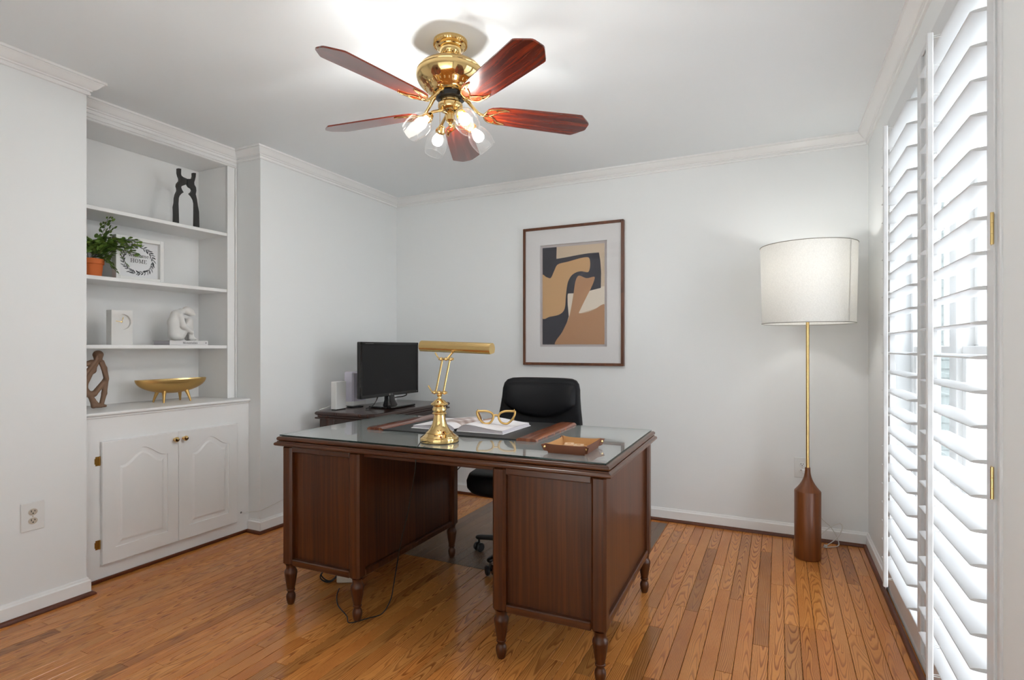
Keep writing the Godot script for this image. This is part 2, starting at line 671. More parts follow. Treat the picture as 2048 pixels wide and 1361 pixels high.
	var lf = mat("leaf", rgb(124, 158, 74), 0.5)
	lf.vertex_color_use_as_albedo = true
	lf.backlight_enabled = true
	lf.backlight = Color(0.3, 0.35, 0.15)
	mat("stem", rgb(52, 60, 34), 0.6)
	mat("plaster_white", rgb(226, 225, 222), 0.55)
	mat("resin_brown", rgb(134, 104, 82), 0.6)
	mat("black_ceramic", rgb(38, 37, 36), 0.45)
	mat("tan_leather", rgb(112, 62, 36), 0.4)
	mat("suede", rgb(206, 158, 104), 0.85)
	mat("pale_wood", rgb(222, 186, 148), 0.5)
	mat("ink", rgb(44, 46, 50), 0.7)
	mat("ink_grey", rgb(110, 110, 110), 0.7)
	mat("concrete", rgb(206, 205, 200), 0.9)
	mat("pale_stone", rgb(238, 237, 234), 0.5)
	mat("siding", rgb(96, 104, 102), 0.7)
	mat("siding_trim", rgb(230, 232, 232), 0.6)
	mat("roof_shingle", rgb(92, 90, 90), 0.85)
	mat("dark_window", rgb(60, 72, 76), 0.08)

# ---------------------------------------------------------------- the room
func build_shell():
	# floor slab, and the oak strips laid on it
	var mb = MB.new()
	mb.box(Vector3((XL + XR) / 2.0 - 0.15, -0.06, (ZB + ZF) / 2.0), Vector3(XR - XL + 1.1, 0.10, ZF - ZB + 0.5))
	var floor_ = struct("floor", mb, M["floor_joint"])
	var rng = RandomNumberGenerator.new()
	rng.seed = 21
	var pw = 0.0572
	var cols = int(ceil((XR - XL) / pw))
	for i in range(-4, cols):
		var x0 = XL + i * pw
		var zfar = ZB if i >= 0 else Z1
		var znear = ZF + 0.13 if i >= 0 else Z3
		if i < 0 and x0 + pw < XC - 0.06: continue
		var z = znear + rng.randf_range(0.0, 0.6)
		var last = -1
		while z > zfar:
			var len = rng.randf_range(0.42, 1.35)
			var za = minf(z, znear)
			var zb = maxf(z - len, zfar)
			z -= len
			if za - zb < 0.02: continue
			var k = rng.randi() % 16
			if k == last: k = (k + 5) % 16
			last = k
			obj("floor_strip", strip(x0, pw, za, zb, k, rng), M["oak_floor"], floor_)
	# ceiling
	mb = MB.new()
	mb.box(Vector3((XL + XR) / 2.0 - 0.2, ROOM_H + 0.06, (ZB + ZF) / 2.0), Vector3(XR - XL + 1.1, 0.12, ZF - ZB + 0.5))
	struct("ceiling", mb, M["ceiling_paint"])
	# walls
	mb = MB.new()
	mb.box(Vector3((XL + XR) / 2.0, ROOM_H / 2, ZB - 0.06), Vector3(XR - XL + 0.4, ROOM_H, 0.12))
	struct("wall_back", mb, M["wall_paint"])
	mb = MB.new()
	mb.box(Vector3(XL - 0.06, ROOM_H / 2, (ZB + Z1) / 2), Vector3(0.12, ROOM_H, Z1 - ZB))
	mb.box(Vector3(XL - 0.06, ROOM_H / 2, (Z3 + ZF + 0.1) / 2), Vector3(0.12, ROOM_H, ZF + 0.1 - Z3))
	mb.box(Vector3(XL - 0.36, ROOM_H / 2, Z1 - 0.06), Vector3(0.48, ROOM_H, 0.12))
	mb.box(Vector3(XL - 0.36, ROOM_H / 2, Z3 + 0.06), Vector3(0.48, ROOM_H, 0.12))
	mb.box(Vector3(XL - 0.60, ROOM_H / 2, (Z1 + Z3) / 2), Vector3(0.12, ROOM_H, Z3 - Z1 + 0.24))
	struct("wall_left", mb, M["wall_paint"])
	# window wall, with its opening
	mb = MB.new()
	var oz0 = -3.165
	var oz1 = -1.668
	var oy0 = 0.045
	var oy1 = 2.258
	var xw = XR + 0.08
	mb.box(Vector3(xw, ROOM_H / 2, (ZB - 0.12 + oz0) / 2), Vector3(0.16, ROOM_H, oz0 - ZB + 0.12))
	mb.box(Vector3(xw, ROOM_H / 2, (oz1 + ZF + 0.12) / 2), Vector3(0.16, ROOM_H, ZF + 0.12 - oz1))
	mb.box(Vector3(xw, oy0 / 2, (oz0 + oz1) / 2), Vector3(0.16, oy0, oz1 - oz0))
	mb.box(Vector3(xw, (oy1 + ROOM_H) / 2, (oz0 + oz1) / 2), Vector3(0.16, ROOM_H - oy1, oz1 - oz0))
	struct("wall_right", mb, M["wall_paint"])
	# front wall with the doorway, and the hall behind it
	mb = MB.new()
	var dx0 = -1.45
	var dx1 = 0.36
	mb.box(Vector3((XL + dx0) / 2 - 0.03, ROOM_H / 2, ZF + 0.06), Vector3(dx0 - XL + 0.06, ROOM_H, 0.12))
	mb.box(Vector3((XR + dx1) / 2 + 0.04, ROOM_H / 2, ZF + 0.06), Vector3(XR - dx1 + 0.08, ROOM_H, 0.12))
	mb.box(Vector3((dx0 + dx1) / 2, (2.10 + ROOM_H) / 2, ZF + 0.06), Vector3(dx1 - dx0, ROOM_H - 2.10, 0.12))
	struct("wall_front", mb, M["wall_paint"])
	mb = MB.new()
	mb.box(Vector3(-1.66, 1.22, 1.29), Vector3(0.12, 2.44, 2.4))
	mb.box(Vector3(1.26, 1.22, 1.29), Vector3(0.12, 2.44, 2.4))
	mb.box(Vector3(-0.2, 1.22, 2.46), Vector3(3.04, 2.44, 0.12))
	struct("wall_hall", mb, M["wall_paint"])
	struct("floor_hall", one_box(Vector3(-0.2, -0.045, 1.28), Vector3(3.04, 0.09, 2.36)), M["pale_stone"])
	struct("ceiling_hall", one_box(Vector3(-0.2, 2.5, 1.38), Vector3(3.04, 0.12, 2.2)), M["ceiling_paint"])
	var k = 0
	for x in [-0.75, 0.25]:
		var hl = thing("recessed_downlight", ["left recessed downlight in the hall ceiling behind the doorway", "right recessed downlight in the hall ceiling behind the doorway"][k], "downlight", Vector3(x, 2.44, 1.25), 0.0, "hall downlights")
		k += 1
		var g = MB.new()
		g.lathe([Vector2(0, -0.002), Vector2(0.055, -0.002), Vector2(0.060, -0.004)], 32)
		obj("lamp_lens", g, M["hall_light_glow"], hl)
		g = MB.new()
		g.lathe([Vector2(0.060, -0.004), Vector2(0.064, -0.007), Vector2(0.082, -0.005), Vector2(0.084, 0.0)], 32)
		obj("rim", g, M["trim_paint"], hl)
		var sl = SpotLight3D.new()
		sl.name = "downlight_beam"
		sl.spot_angle = 34.0
		sl.spot_angle_attenuation = 0.4
		sl.spot_range = 12.0
		sl.spot_attenuation = 2.0
		sl.light_size = 0.05
		sl.light_energy = HALL_LAMP
		sl.light_color = rgb(252, 253, 252)
		sl.shadow_enabled = true
		hl.add_child(sl)
		sl.position = Vector3(0, -0.012, 0)
		sl.rotation.x = -PI / 2
	# crown moulding all the way round
	var cp = 0.0592
	var ch = 0.0687
	var prof = [Vector2(0.0, -ch), Vector2(0.010, -ch), Vector2(0.0125, -ch + 0.004), Vector2(0.0125, -ch + 0.010), Vector2(0.009, -ch + 0.0125), Vector2(0.009, -ch + 0.017), Vector2(0.0165, -ch + 0.0185), Vector2(0.0165, -ch + 0.0235)]
	for i in 9:
		var t = i / 8.0
		var s = t * t * (3 - 2 * t)
		prof.append(Vector2(lerpf(0.0185, cp - 0.008, t), lerpf(-ch + 0.0255, -0.0135, lerpf(t, s, 0.55)) - 0.004 * sin(PI * t)))
	prof.append(Vector2(cp - 0.008, -0.011))
	prof.append(Vector2(cp, -0.011))
	prof.append(Vector2(cp, 0.0))
	prof.append(Vector2(0.0, 0.0))
	for i in prof.size(): prof[i].y += ROOM_H
	var path = [Vector2(XL, ZF), Vector2(XL, Z3), Vector2(XB, Z3), Vector2(XB, Z1), Vector2(XL, Z1), Vector2(XL, ZB), Vector2(XR, ZB), Vector2(XR, ZF)]
	var runs = moulding(prof, path, 1.0, true)
	for i in runs.size():
		struct("trim_%d" % (i + 1), runs[i], M["trim_paint"])
	# baseboards and their stained shoe strips
	var bh = 0.0852
	var bt = 0.0132
	var bp = [Vector2(bt, 0.0), Vector2(bt, bh - 0.016), Vector2(bt - 0.0012, bh - 0.0145), Vector2(0.0075, bh - 0.0105), Vector2(0.0062, bh - 0.004), Vector2(0.004, bh), Vector2(0.0, bh)]
	var sp = [Vector2(bt + 0.016, 0.0)]
	for i in 6:
		var a = i / 5.0 * PI / 2
		sp.append(Vector2(bt + 0.016 * cos(a), 0.003 + 0.015 * sin(a)))
	sp.append(Vector2(bt, 0.018))
	var p1 = [Vector2(XL, ZF), Vector2(XL, Z3), Vector2(XC + 0.006, Z3)]
	var p2 = [Vector2(XC + 0.006, Z1), Vector2(XL, Z1), Vector2(XL, ZB), Vector2(XR, ZB), Vector2(XR, -3.168)]
	var p3 = [Vector2(XR, -1.665), Vector2(XR, ZF)]
	var nm1 = ["baseboard_left_near", "baseboard_left_near_return"]
	var nm2 = ["baseboard_left_far_return", "baseboard_left_far", "baseboard_back", "baseboard_right_far"]
	var r1 = moulding(bp, p1, 1.0)
	var s1 = moulding(sp, p1, 1.0)
	var near = struct("baseboard_right_near", moulding(bp, p3, 1.0)[0], M["trim_paint"])
	obj("shoe_strip", moulding(sp, [Vector2(XR, -3.168), Vector2(XR, ZF)], 1.0)[0], M["shoe_wood"], near)
	var r2 = moulding(bp, p2, 1.0)
	var s2 = moulding(sp, p2, 1.0)
	for i in r1.size():
		var b = struct(nm1[i], r1[i], M["trim_paint"])
		obj("shoe_strip", s1[i], M["shoe_wood"], b)
	for i in r2.size():
		var b = struct(nm2[i], r2[i], M["trim_paint"])
		obj("shoe_strip", s2[i], M["shoe_wood"], b)

func strip(x0, pw, za, zb, k, rng):
	var mb = MB.new()
	var t = rng.randf_range(0.80, 1.14)
	var warm = rng.randf_range(-0.05, 0.13)
	if rng.randf() < 0.12: t *= 0.70
	mb.tint = Color(t * (1.0 + warm * 0.6), t * (1.0 - warm * 0.2), t * (1.0 - warm))
	var g = 0.0008
	var b = 0.0013
	var xa = x0 + g
	var xb = x0 + pw - g
	var z0 = zb + g * 0.8
	var z1 = za - g * 0.8
	var v0 = rng.randf()
	var flip = rng.randf() < 0.5
	var sv = 1.0 / 1.7
	var ua = (k + 0.03) / 16.0
	var ub = (k + 0.97) / 16.0
	if flip:
		var s = ua; ua = ub; ub = s
	var A = Vector3(xa + b, 0, z0 + b)
	var B = Vector3(xb - b, 0, z0 + b)
	var C = Vector3(xb - b, 0, z1 - b)
	var D = Vector3(xa + b, 0, z1 - b)
	var U = [Vector2(ua, v0), Vector2(ub, v0), Vector2(ub, v0 + (z1 - z0) * sv), Vector2(ua, v0 + (z1 - z0) * sv)]
	mb.quad(A, B, C, D, Vector3.UP, U[0], U[1], U[2], U[3])
	var lo = -0.0012
	var E = [Vector3(xa, lo, z0), Vector3(xb, lo, z0), Vector3(xb, lo, z1), Vector3(xa, lo, z1)]
	var T = [A, B, C, D]
	var dn = [Vector3(0, 1, -1), Vector3(1, 1, 0), Vector3(0, 1, 1), Vector3(-1, 1, 0)]
	for i in 4:
		var j = (i + 1) % 4
		mb.quad(T[i], T[j], E[j], E[i], dn[i].normalized(), U[i], U[j], U[j], U[i])
		var l = Vector3.DOWN * 0.009
		mb.quad(E[i], E[j], E[j] + l, E[i] + l, (dn[i] - Vector3.UP).normalized(), U[i], U[j], U[j], U[i])
	return mb

# ---------------------------------------------------------------- window and plantation shutters
func build_window_and_shutters():
	var w = Node3D.new()
	w.name = "window_1"
	w.set_meta("kind", "structure")
	add_child(w)
	var z0 = -3.165
	var z1 = -1.668
	var y0 = 0.045
	var y1 = 2.258
	var x = XR + 0.120
	var T = M["trim_paint"]
	var fw = 0.05
	var fd = 0.07
	obj("window_sill", one_box(Vector3(x - 0.01, y0 + 0.012, (z0 + z1) / 2), Vector3(0.10, 0.024, z1 - z0), 0.003), T, w)
	obj("window_head", one_box(Vector3(x, y1 - fw / 2, (z0 + z1) / 2), Vector3(fd, fw, z1 - z0), 0.003), T, w)
	for z in [z0 + fw / 2, z1 - fw / 2]:
		obj("window_jamb", one_box(Vector3(x, (y0 + y1) / 2, z), Vector3(fd, y1 - y0, fw), 0.003), T, w)
	var zm = (z0 + z1) / 2
	obj("window_mullion", one_box(Vector3(x, (y0 + y1) / 2, zm), Vector3(fd + 0.02, y1 - y0, 0.09), 0.004), T, w)
	for side in 2:
		var a = z0 + fw if side == 0 else zm + 0.045
		var b = zm - 0.045 if side == 0 else z1 - fw
		var ym = 1.16
		for up in 2:
			var ya = y0 + 0.024 if up == 0 else ym - 0.02
			var yb = ym + 0.02 if up == 0 else y1 - fw
			var xs = x - 0.014 if up == 0 else x + 0.018
			var s = Node3D.new()
			s.name = "sash"
			w.add_child(s, true)
			var fr = MB.new()
			var sw = 0.042
			fr.box(Vector3(xs, ya + sw / 2, (a + b) / 2), Vector3(0.03, sw, b - a), 0.002)
			fr.box(Vector3(xs, yb - sw / 2, (a + b) / 2), Vector3(0.03, sw, b - a), 0.002)
			fr.box(Vector3(xs, (ya + yb) / 2, a + sw / 2), Vector3(0.03, yb - ya - sw * 2, sw), 0.002)
			fr.box(Vector3(xs, (ya + yb) / 2, b - sw / 2), Vector3(0.03, yb - ya - sw * 2, sw), 0.002)
			obj("sash_frame", fr, T, s)
			var mu = MB.new()
			mu.box(Vector3(xs, (ya + yb) / 2, (a + b) / 2), Vector3(0.016, yb - ya - sw * 2, 0.016), 0.002)
			mu.box(Vector3(xs, (ya + yb) / 2, (a + b) / 2), Vector3(0.0155, 0.016, b - a - sw * 2), 0.002)
			obj("muntin", mu, T, s)
			var pn = MB.new()
			pn.quad(Vector3(xs, ya + sw, a + sw), Vector3(xs, ya + sw, b - sw), Vector3(xs, yb - sw, b - sw), Vector3(xs, yb - sw, a + sw), Vector3.LEFT)
			obj("pane", pn, M["clear_glass"], s)
	# the frame the shutters hang in
	var xf = 0.456
	var sf = w
	var S = M["shutter_paint"]
	var fx = 0.484
	var ft = 0.034
	var fy0 = 0.0455
	var fy1 = 2.2575
	obj("shutter_frame_head", one_box(Vector3(fx, fy1 - 0.0105, -2.4165), Vector3(ft, 0.020, 1.496), 0.003), S, sf)
	obj("shutter_frame_sill", one_box(Vector3(fx, fy0 + 0.005, -2.4165), Vector3(ft, 0.010, 1.496), 0.003), S, sf)
	for z in [-3.1535, -1.6795]:
		obj("shutter_frame_side", one_box(Vector3(fx, (fy0 + fy1) / 2 - 0.005, z), Vector3(ft, fy1 - fy0 - 0.032, 0.022), 0.003), S, sf)
	obj("shutter_frame_post", one_box(Vector3(fx + 0.006, (fy0 + fy1) / 2 - 0.005, -2.4165), Vector3(ft, fy1 - fy0 - 0.032, 0.080), 0.003), S, sf)
	shutter(-2.80, 0.2875, "far white louvred shutter panel beside the floor lamp corner", -1.0)
	shutter(-2.034, 0.2875, "near white louvred shutter panel with brass hinges at its edge", 1.0)

func shutter(zc, half, label, hinge_side):
	var S = M["shutter_paint"]
	var xs = 0.4745
	var t = thing("plantation_shutter", label, "shutter", Vector3(xs, 0.053, zc), 0.0, "louvred shutters on the window")
	var ya = 0.0
	var yb = 2.236 - 0.053
	var st = 0.052
	for s in [-1.0, 1.0]:
		obj("stile", one_box(Vector3(0, (ya + yb) / 2, s * (half + st / 2)), Vector3(0.023, yb - ya, st), 0.002), S, t)
	var top = one_box(Vector3(0, yb - 0.04, 0), Vector3(0.023, 0.08, half * 2), 0.002)
	obj("top_rail", top, S, t)
	obj("bottom_rail", one_box(Vector3(0, 0.04, 0), Vector3(0.023, 0.08, half * 2), 0.002), S, t)
	# louver blades: a flat ellipse in section
	var sec = []
	for i in 20:
		var a = TAU * i / 20
		sec.append(Vector2(cos(a) * 0.0445, sin(a) * 0.0056))
	var mb = MB.new()
	var L = half * 2 - 0.004
	for i in 20:
		var p = sec[i]
		var q = sec[(i + 1) % 20]
		var n0 = Vector3(p.x / (0.0445 * 0.0445), p.y / (0.0056 * 0.0056), 0).normalized()
		var n1 = Vector3(q.x / (0.0445 * 0.0445), q.y / (0.0056 * 0.0056), 0).normalized()
		mb.quadn(Vector3(p.x, p.y, -L / 2), Vector3(q.x, q.y, -L / 2), Vector3(q.x, q.y, L / 2), Vector3(p.x, p.y, L / 2), n0, n1, n1, n0)
		for e in [-1.0, 1.0]:
			mb.tri(Vector3(0, 0, e * L / 2), Vector3(p.x, p.y, e * L / 2), Vector3(q.x, q.y, e * L / 2), Vector3(0, 0, e), Vector3(0, 0, e), Vector3(0, 0, e))
	var lm = mb.mesh()
	var stp = MB.new()
	stp.tube([Vector3(-0.040, -0.003, 0), Vector3(-0.0605, -0.002, 0), Vector3(-0.0605, 0.003, 0), Vector3(-0.042, 0.004, 0)], 0.0009, 5)
	var stm = stp.mesh()
	for k in 23:
		var y = 2.104 - 0.0867 * k - 0.053
		var l = obj("louver", lm, S, t)
		l.position = Vector3(0, y, 0)
		l.rotation.z = 0.03
		var s = obj("staple", stm, M["white_plastic"], l)
		s.position = Vector3.ZERO
	var rod = one_box(Vector3(-0.0690, (0.16 + 2.116) / 2 - 0.053, 0), Vector3(0.017, 1.956, 0.014), 0.003)
	obj("tilt_rod", rod, S, t)
	for y in ([0.85, 1.46] if hinge_side > 0 else []):
		var h = Node3D.new()
		h.name = "hinge"
		t.add_child(h, true)
		var zz = hinge_side * (half + st)
		h.position = Vector3(-0.0125, y - 0.053, zz)
		var k = MB.new()
		for e in 3:
			k.lathe([Vector2(0.0001, -0.0125), Vector2(0.0038, -0.0125), Vector2(0.0038, 0.0125), Vector2(0.0001, 0.0125)], 12, Transform3D(Basis.IDENTITY, Vector3(-0.003, (e - 1) * 0.0258, hinge_side * 0.002)))
		obj("barrel", k, M["brass_satin"], h)
		obj("leaf", one_box(Vector3(0, 0, -hinge_side * 0.010), Vector3(0.0016, 0.076, 0.016)), M["brass_satin"], h)

func build_outside():
	var g = struct("ground", one_box(Vector3(12.7, -0.6, -4.0), Vector3(24.0, 0.4, 44.0)), M["concrete"])
	g.position = Vector3(0, 0, 0)
	var h = thing("house", "grey clapboard house with white trim seen through the shutters", "house", Vector3(1.55, -0.4, -15.0))
	var mb = MB.new()
	mb.box(Vector3(3.0, 2.9, 0), Vector3(6.0, 5.8, 12.0))
	obj("wall", mb, M["siding"], h)
	for i in 48:
		var y = 0.12 + i * 0.118
		var b = MB.new()
		b.quad(Vector3(-0.001, y + 0.118, -6), Vector3(-0.001, y + 0.118, 6), Vector3(-0.018, y, 6), Vector3(-0.018, y, -6), Vector3(-1, 0.14, 0).normalized())
		b.quad(Vector3(-0.001, y, -6), Vector3(-0.001, y, 6), Vector3(-0.018, y, 6), Vector3(-0.018, y, -6), Vector3.DOWN)
		b.quad(Vector3(0, y, 6.018), Vector3(6, y, 6.018), Vector3(6, y + 0.118, 6.001), Vector3(0, y + 0.118, 6.001), Vector3(0, 0.14, 1).normalized())
		obj("clapboard", b, M["siding"], h)
	for c in [Vector3(-0.01, 2.9, 6.0), Vector3(-0.01, 2.9, -6.0)]:
		obj("corner_board", one_box(c, Vector3(0.12, 5.8, 0.14)), M["siding_trim"], h)
	for z in [3.6, 0.4, -3.0]:
		for y in [1.7, 4.3]:
			var w = obj("window", one_box(Vector3(-0.03, y, z), Vector3(0.06, 1.6, 1.05), 0.01), M["siding_trim"], h)
			for s in [-1, 1]:
				obj("pane", one_box(Vector3(-0.062, y + s * 0.37, z), Vector3(0.01, 0.64, 0.83)), M["dark_window"], w)
	for x in [1.1, 3.6]:
		for y in [1.75, 4.4]:
			var w = obj("window", one_box(Vector3(x, y, 6.03), Vector3(1.05, 1.6, 0.06), 0.01), M["siding_trim"], h)
			for s in [-1, 1]:
				obj("pane", one_box(Vector3(x, y + s * 0.37, 6.062), Vector3(0.83, 0.64, 0.01)), M["dark_window"], w)
	var r = MB.new()
	r.prism(PackedVector2Array([Vector2(-0.4, 5.75), Vector2(3.0, 8.2), Vector2(6.4, 5.75), Vector2(6.2, 5.7), Vector2(3.0, 8.0), Vector2(-0.2, 5.7)]), 12.6, Transform3D(Basis.IDENTITY, Vector3(0, 0, -6.3)))
	obj("roof", r, M["roof_shingle"], h)

# ---------------------------------------------------------------- the built-in bookcase and its cabinet
func build_builtin():
	var P = M["cabinet_paint"]
	var bc = thing("bookcase", "white built-in bookcase with three shelves set into the left wall", "bookcase", Vector3(XB, 0.851, (Z1 + Z3) / 2))
	var o = -bc.position
	var zi0 = -2.390
	var zi1 = -1.551
	obj("back_panel", one_box(o + Vector3(-3.461, 1.5935, (zi0 + zi1) / 2), Vector3(0.012, 1.485, zi1 - zi0)), P, bc)
	obj("side_panel", one_box(o + Vector3((-3.467 + XB) / 2, 1.5935, zi0 - 0.009), Vector3(0.294, 1.485, 0.018)), P, bc)
	obj("side_panel", one_box(o + Vector3((-3.467 + XB) / 2, 1.5935, zi1 + 0.009), Vector3(0.294, 1.485, 0.018)), P, bc)
	obj("top_panel", one_box(o + Vector3(-3.321, 2.346, (zi0 + zi1) / 2), Vector3(0.29, 0.018, zi1 - zi0)), P, bc)
	for y in [1.906, 1.547, 1.189]:
		obj("shelf", one_box(o + Vector3(-3.317, y - 0.01, (zi0 + zi1) / 2), Vector3(0.284, 0.020, zi1 - zi0 - 0.002), 0.0015), P, bc)
	for s in [[zi0, -1.0], [zi1, 1.0]]:
		obj("stile", one_box(o + Vector3(XB - 0.0085, 1.5935, s[0] + s[1] * 0.0265), Vector3(0.019, 1.485, 0.053), 0.001), P, bc)
		var m = MB.new()
		m.box(o + Vector3(XB + 0.004, 1.5935, s[0] + s[1] * 0.058), Vector3(0.010, 1.485, 0.009), 0.003)
		m.box(o + Vector3(XB + 0.001, 1.5935, s[0] + s[1] * 0.0635), Vector3(0.006, 1.485, 0.007), 0.002)
		obj("stile_bead", m, P, bc)
	var hd = MB.new()
	hd.box(o + Vector3(XB - 0.0085, 2.3882, (zi0 + zi1) / 2), Vector3(0.019, 0.1025, Z3 - Z1 - 0.002), 0.001)
	hd.box(o + Vector3(XB + 0.003, 2.353, (zi0 + zi1) / 2), Vector3(0.012, 0.010, zi1 - zi0 + 0.12), 0.003)
	hd.box(o + Vector3(XB + 0.003, 2.342, (zi0 + zi1) / 2), Vector3(0.008, 0.009, zi1 - zi0 + 0.11), 0.003)
	obj("header", hd, P, bc)
	# worktop with a rounded nosing
	var wt = thing("worktop", "white painted ledge between the bookcase and the cabinet below", "worktop", Vector3(XC, 0.832, (Z1 + Z3) / 2))
	var k = []
	k.append(Vector2(XC - 0.42, 0.0))
	for i in 9:
		var a = -PI / 2 + PI * i / 8
		k.append(Vector2(XC + 0.010 + 0.009 * cos(a), 0.009 + 0.009 * sin(a)))
	k.append(Vector2(XC - 0.42, 0.018))
	var pv = PackedVector2Array()
	for q in k: pv.append(Vector2(q.x - XC, q.y + 0.018))
	var wm = MB.new()
	wm.prism(pv, Z3 - Z1 - 0.002, Transform3D(Basis.IDENTITY, Vector3(0, -0.018, -(Z3 - Z1) / 2 + 0.001)))
	obj("ledge", wm, P, wt)
	wm = MB.new()
	wm.box(Vector3(0.0045, -0.006, 0), Vector3(0.008, 0.010, Z3 - Z1 - 0.004), 0.003)
	obj("cove_strip", wm, P, wt)
	wt.position.y = 0.832
	# base cabinet
	var cb = thing("base_cabinet", "white base cabinet with two arched panel doors under the bookcase", "cabinet", Vector3(XC, 0.0, (Z1 + Z3) / 2))
	o = -cb.position
	var body = MB.new()
	var zo0 = -2.352
	var zo1 = -1.606
	body.box(o + Vector3(XC - 0.0095, 0.765, (Z1 + Z3) / 2), Vector3(0.019, 0.134, Z3 - Z1 - 0.002))
	body.box(o + Vector3(XC - 0.0095, 0.049, (Z1 + Z3) / 2), Vector3(0.019, 0.098, Z3 - Z1 - 0.002))
	body.box(o + Vector3(XC - 0.0095, 0.398, (Z1 + zo0) / 2), Vector3(0.019, 0.60, zo0 - Z1 - 0.002))
	body.box(o + Vector3(XC - 0.0095, 0.398, (Z3 + zo1) / 2), Vector3(0.019, 0.60, Z3 - zo1 - 0.002))
	body.box(o + Vector3(XC - 0.21, 0.416, Z1 + 0.010), Vector3(0.382, 0.832, 0.016))
	body.box(o + Vector3(XC - 0.21, 0.416, Z3 - 0.010), Vector3(0.382, 0.832, 0.016))
	body.box(o + Vector3(XC - 0.395, 0.416, (Z1 + Z3) / 2), Vector3(0.012, 0.832, Z3 - Z1 - 0.04))
	body.box(o + Vector3(XC - 0.20, 0.09, (Z1 + Z3) / 2), Vector3(0.36, 0.016, Z3 - Z1 - 0.04))
	obj("body", body, P, cb)
	var shoe = one_box(o + Vector3(XC + 0.006, 0.009, (Z1 + Z3) / 2), Vector3(0.012, 0.018, Z3 - Z1 - 0.004), 0.004)
	obj("shoe_strip", shoe, M["shoe_wood"], cb)
	cabinet_door(cb, o, -1.984, -1.596, 1)
	cabinet_door(cb, o, -2.360, -1.986, -1)
	var hole = MB.new()
	hole.lathe([Vector2(0.0, 0.0), Vector2(0.0045, 0.0006), Vector2(0.006, 0.0)], 16, Transform3D(Basis(Vector3.BACK, -PI / 2), o + Vector3(XC + 0.0004, 0.132, -2.401)))
	obj("cord_hole", hole, M["slot_dark"], cb)

func arch(t):   # outline of the top of a cathedral panel, 0..1 across, height 0..1
	var s = absf(t - 0.5) * 2.0
	if s > 0.92: return 0.0
	var q = s / 0.92
	return 0.5 + 0.5 * cos(PI * q) if q > 0.001 else 1.0

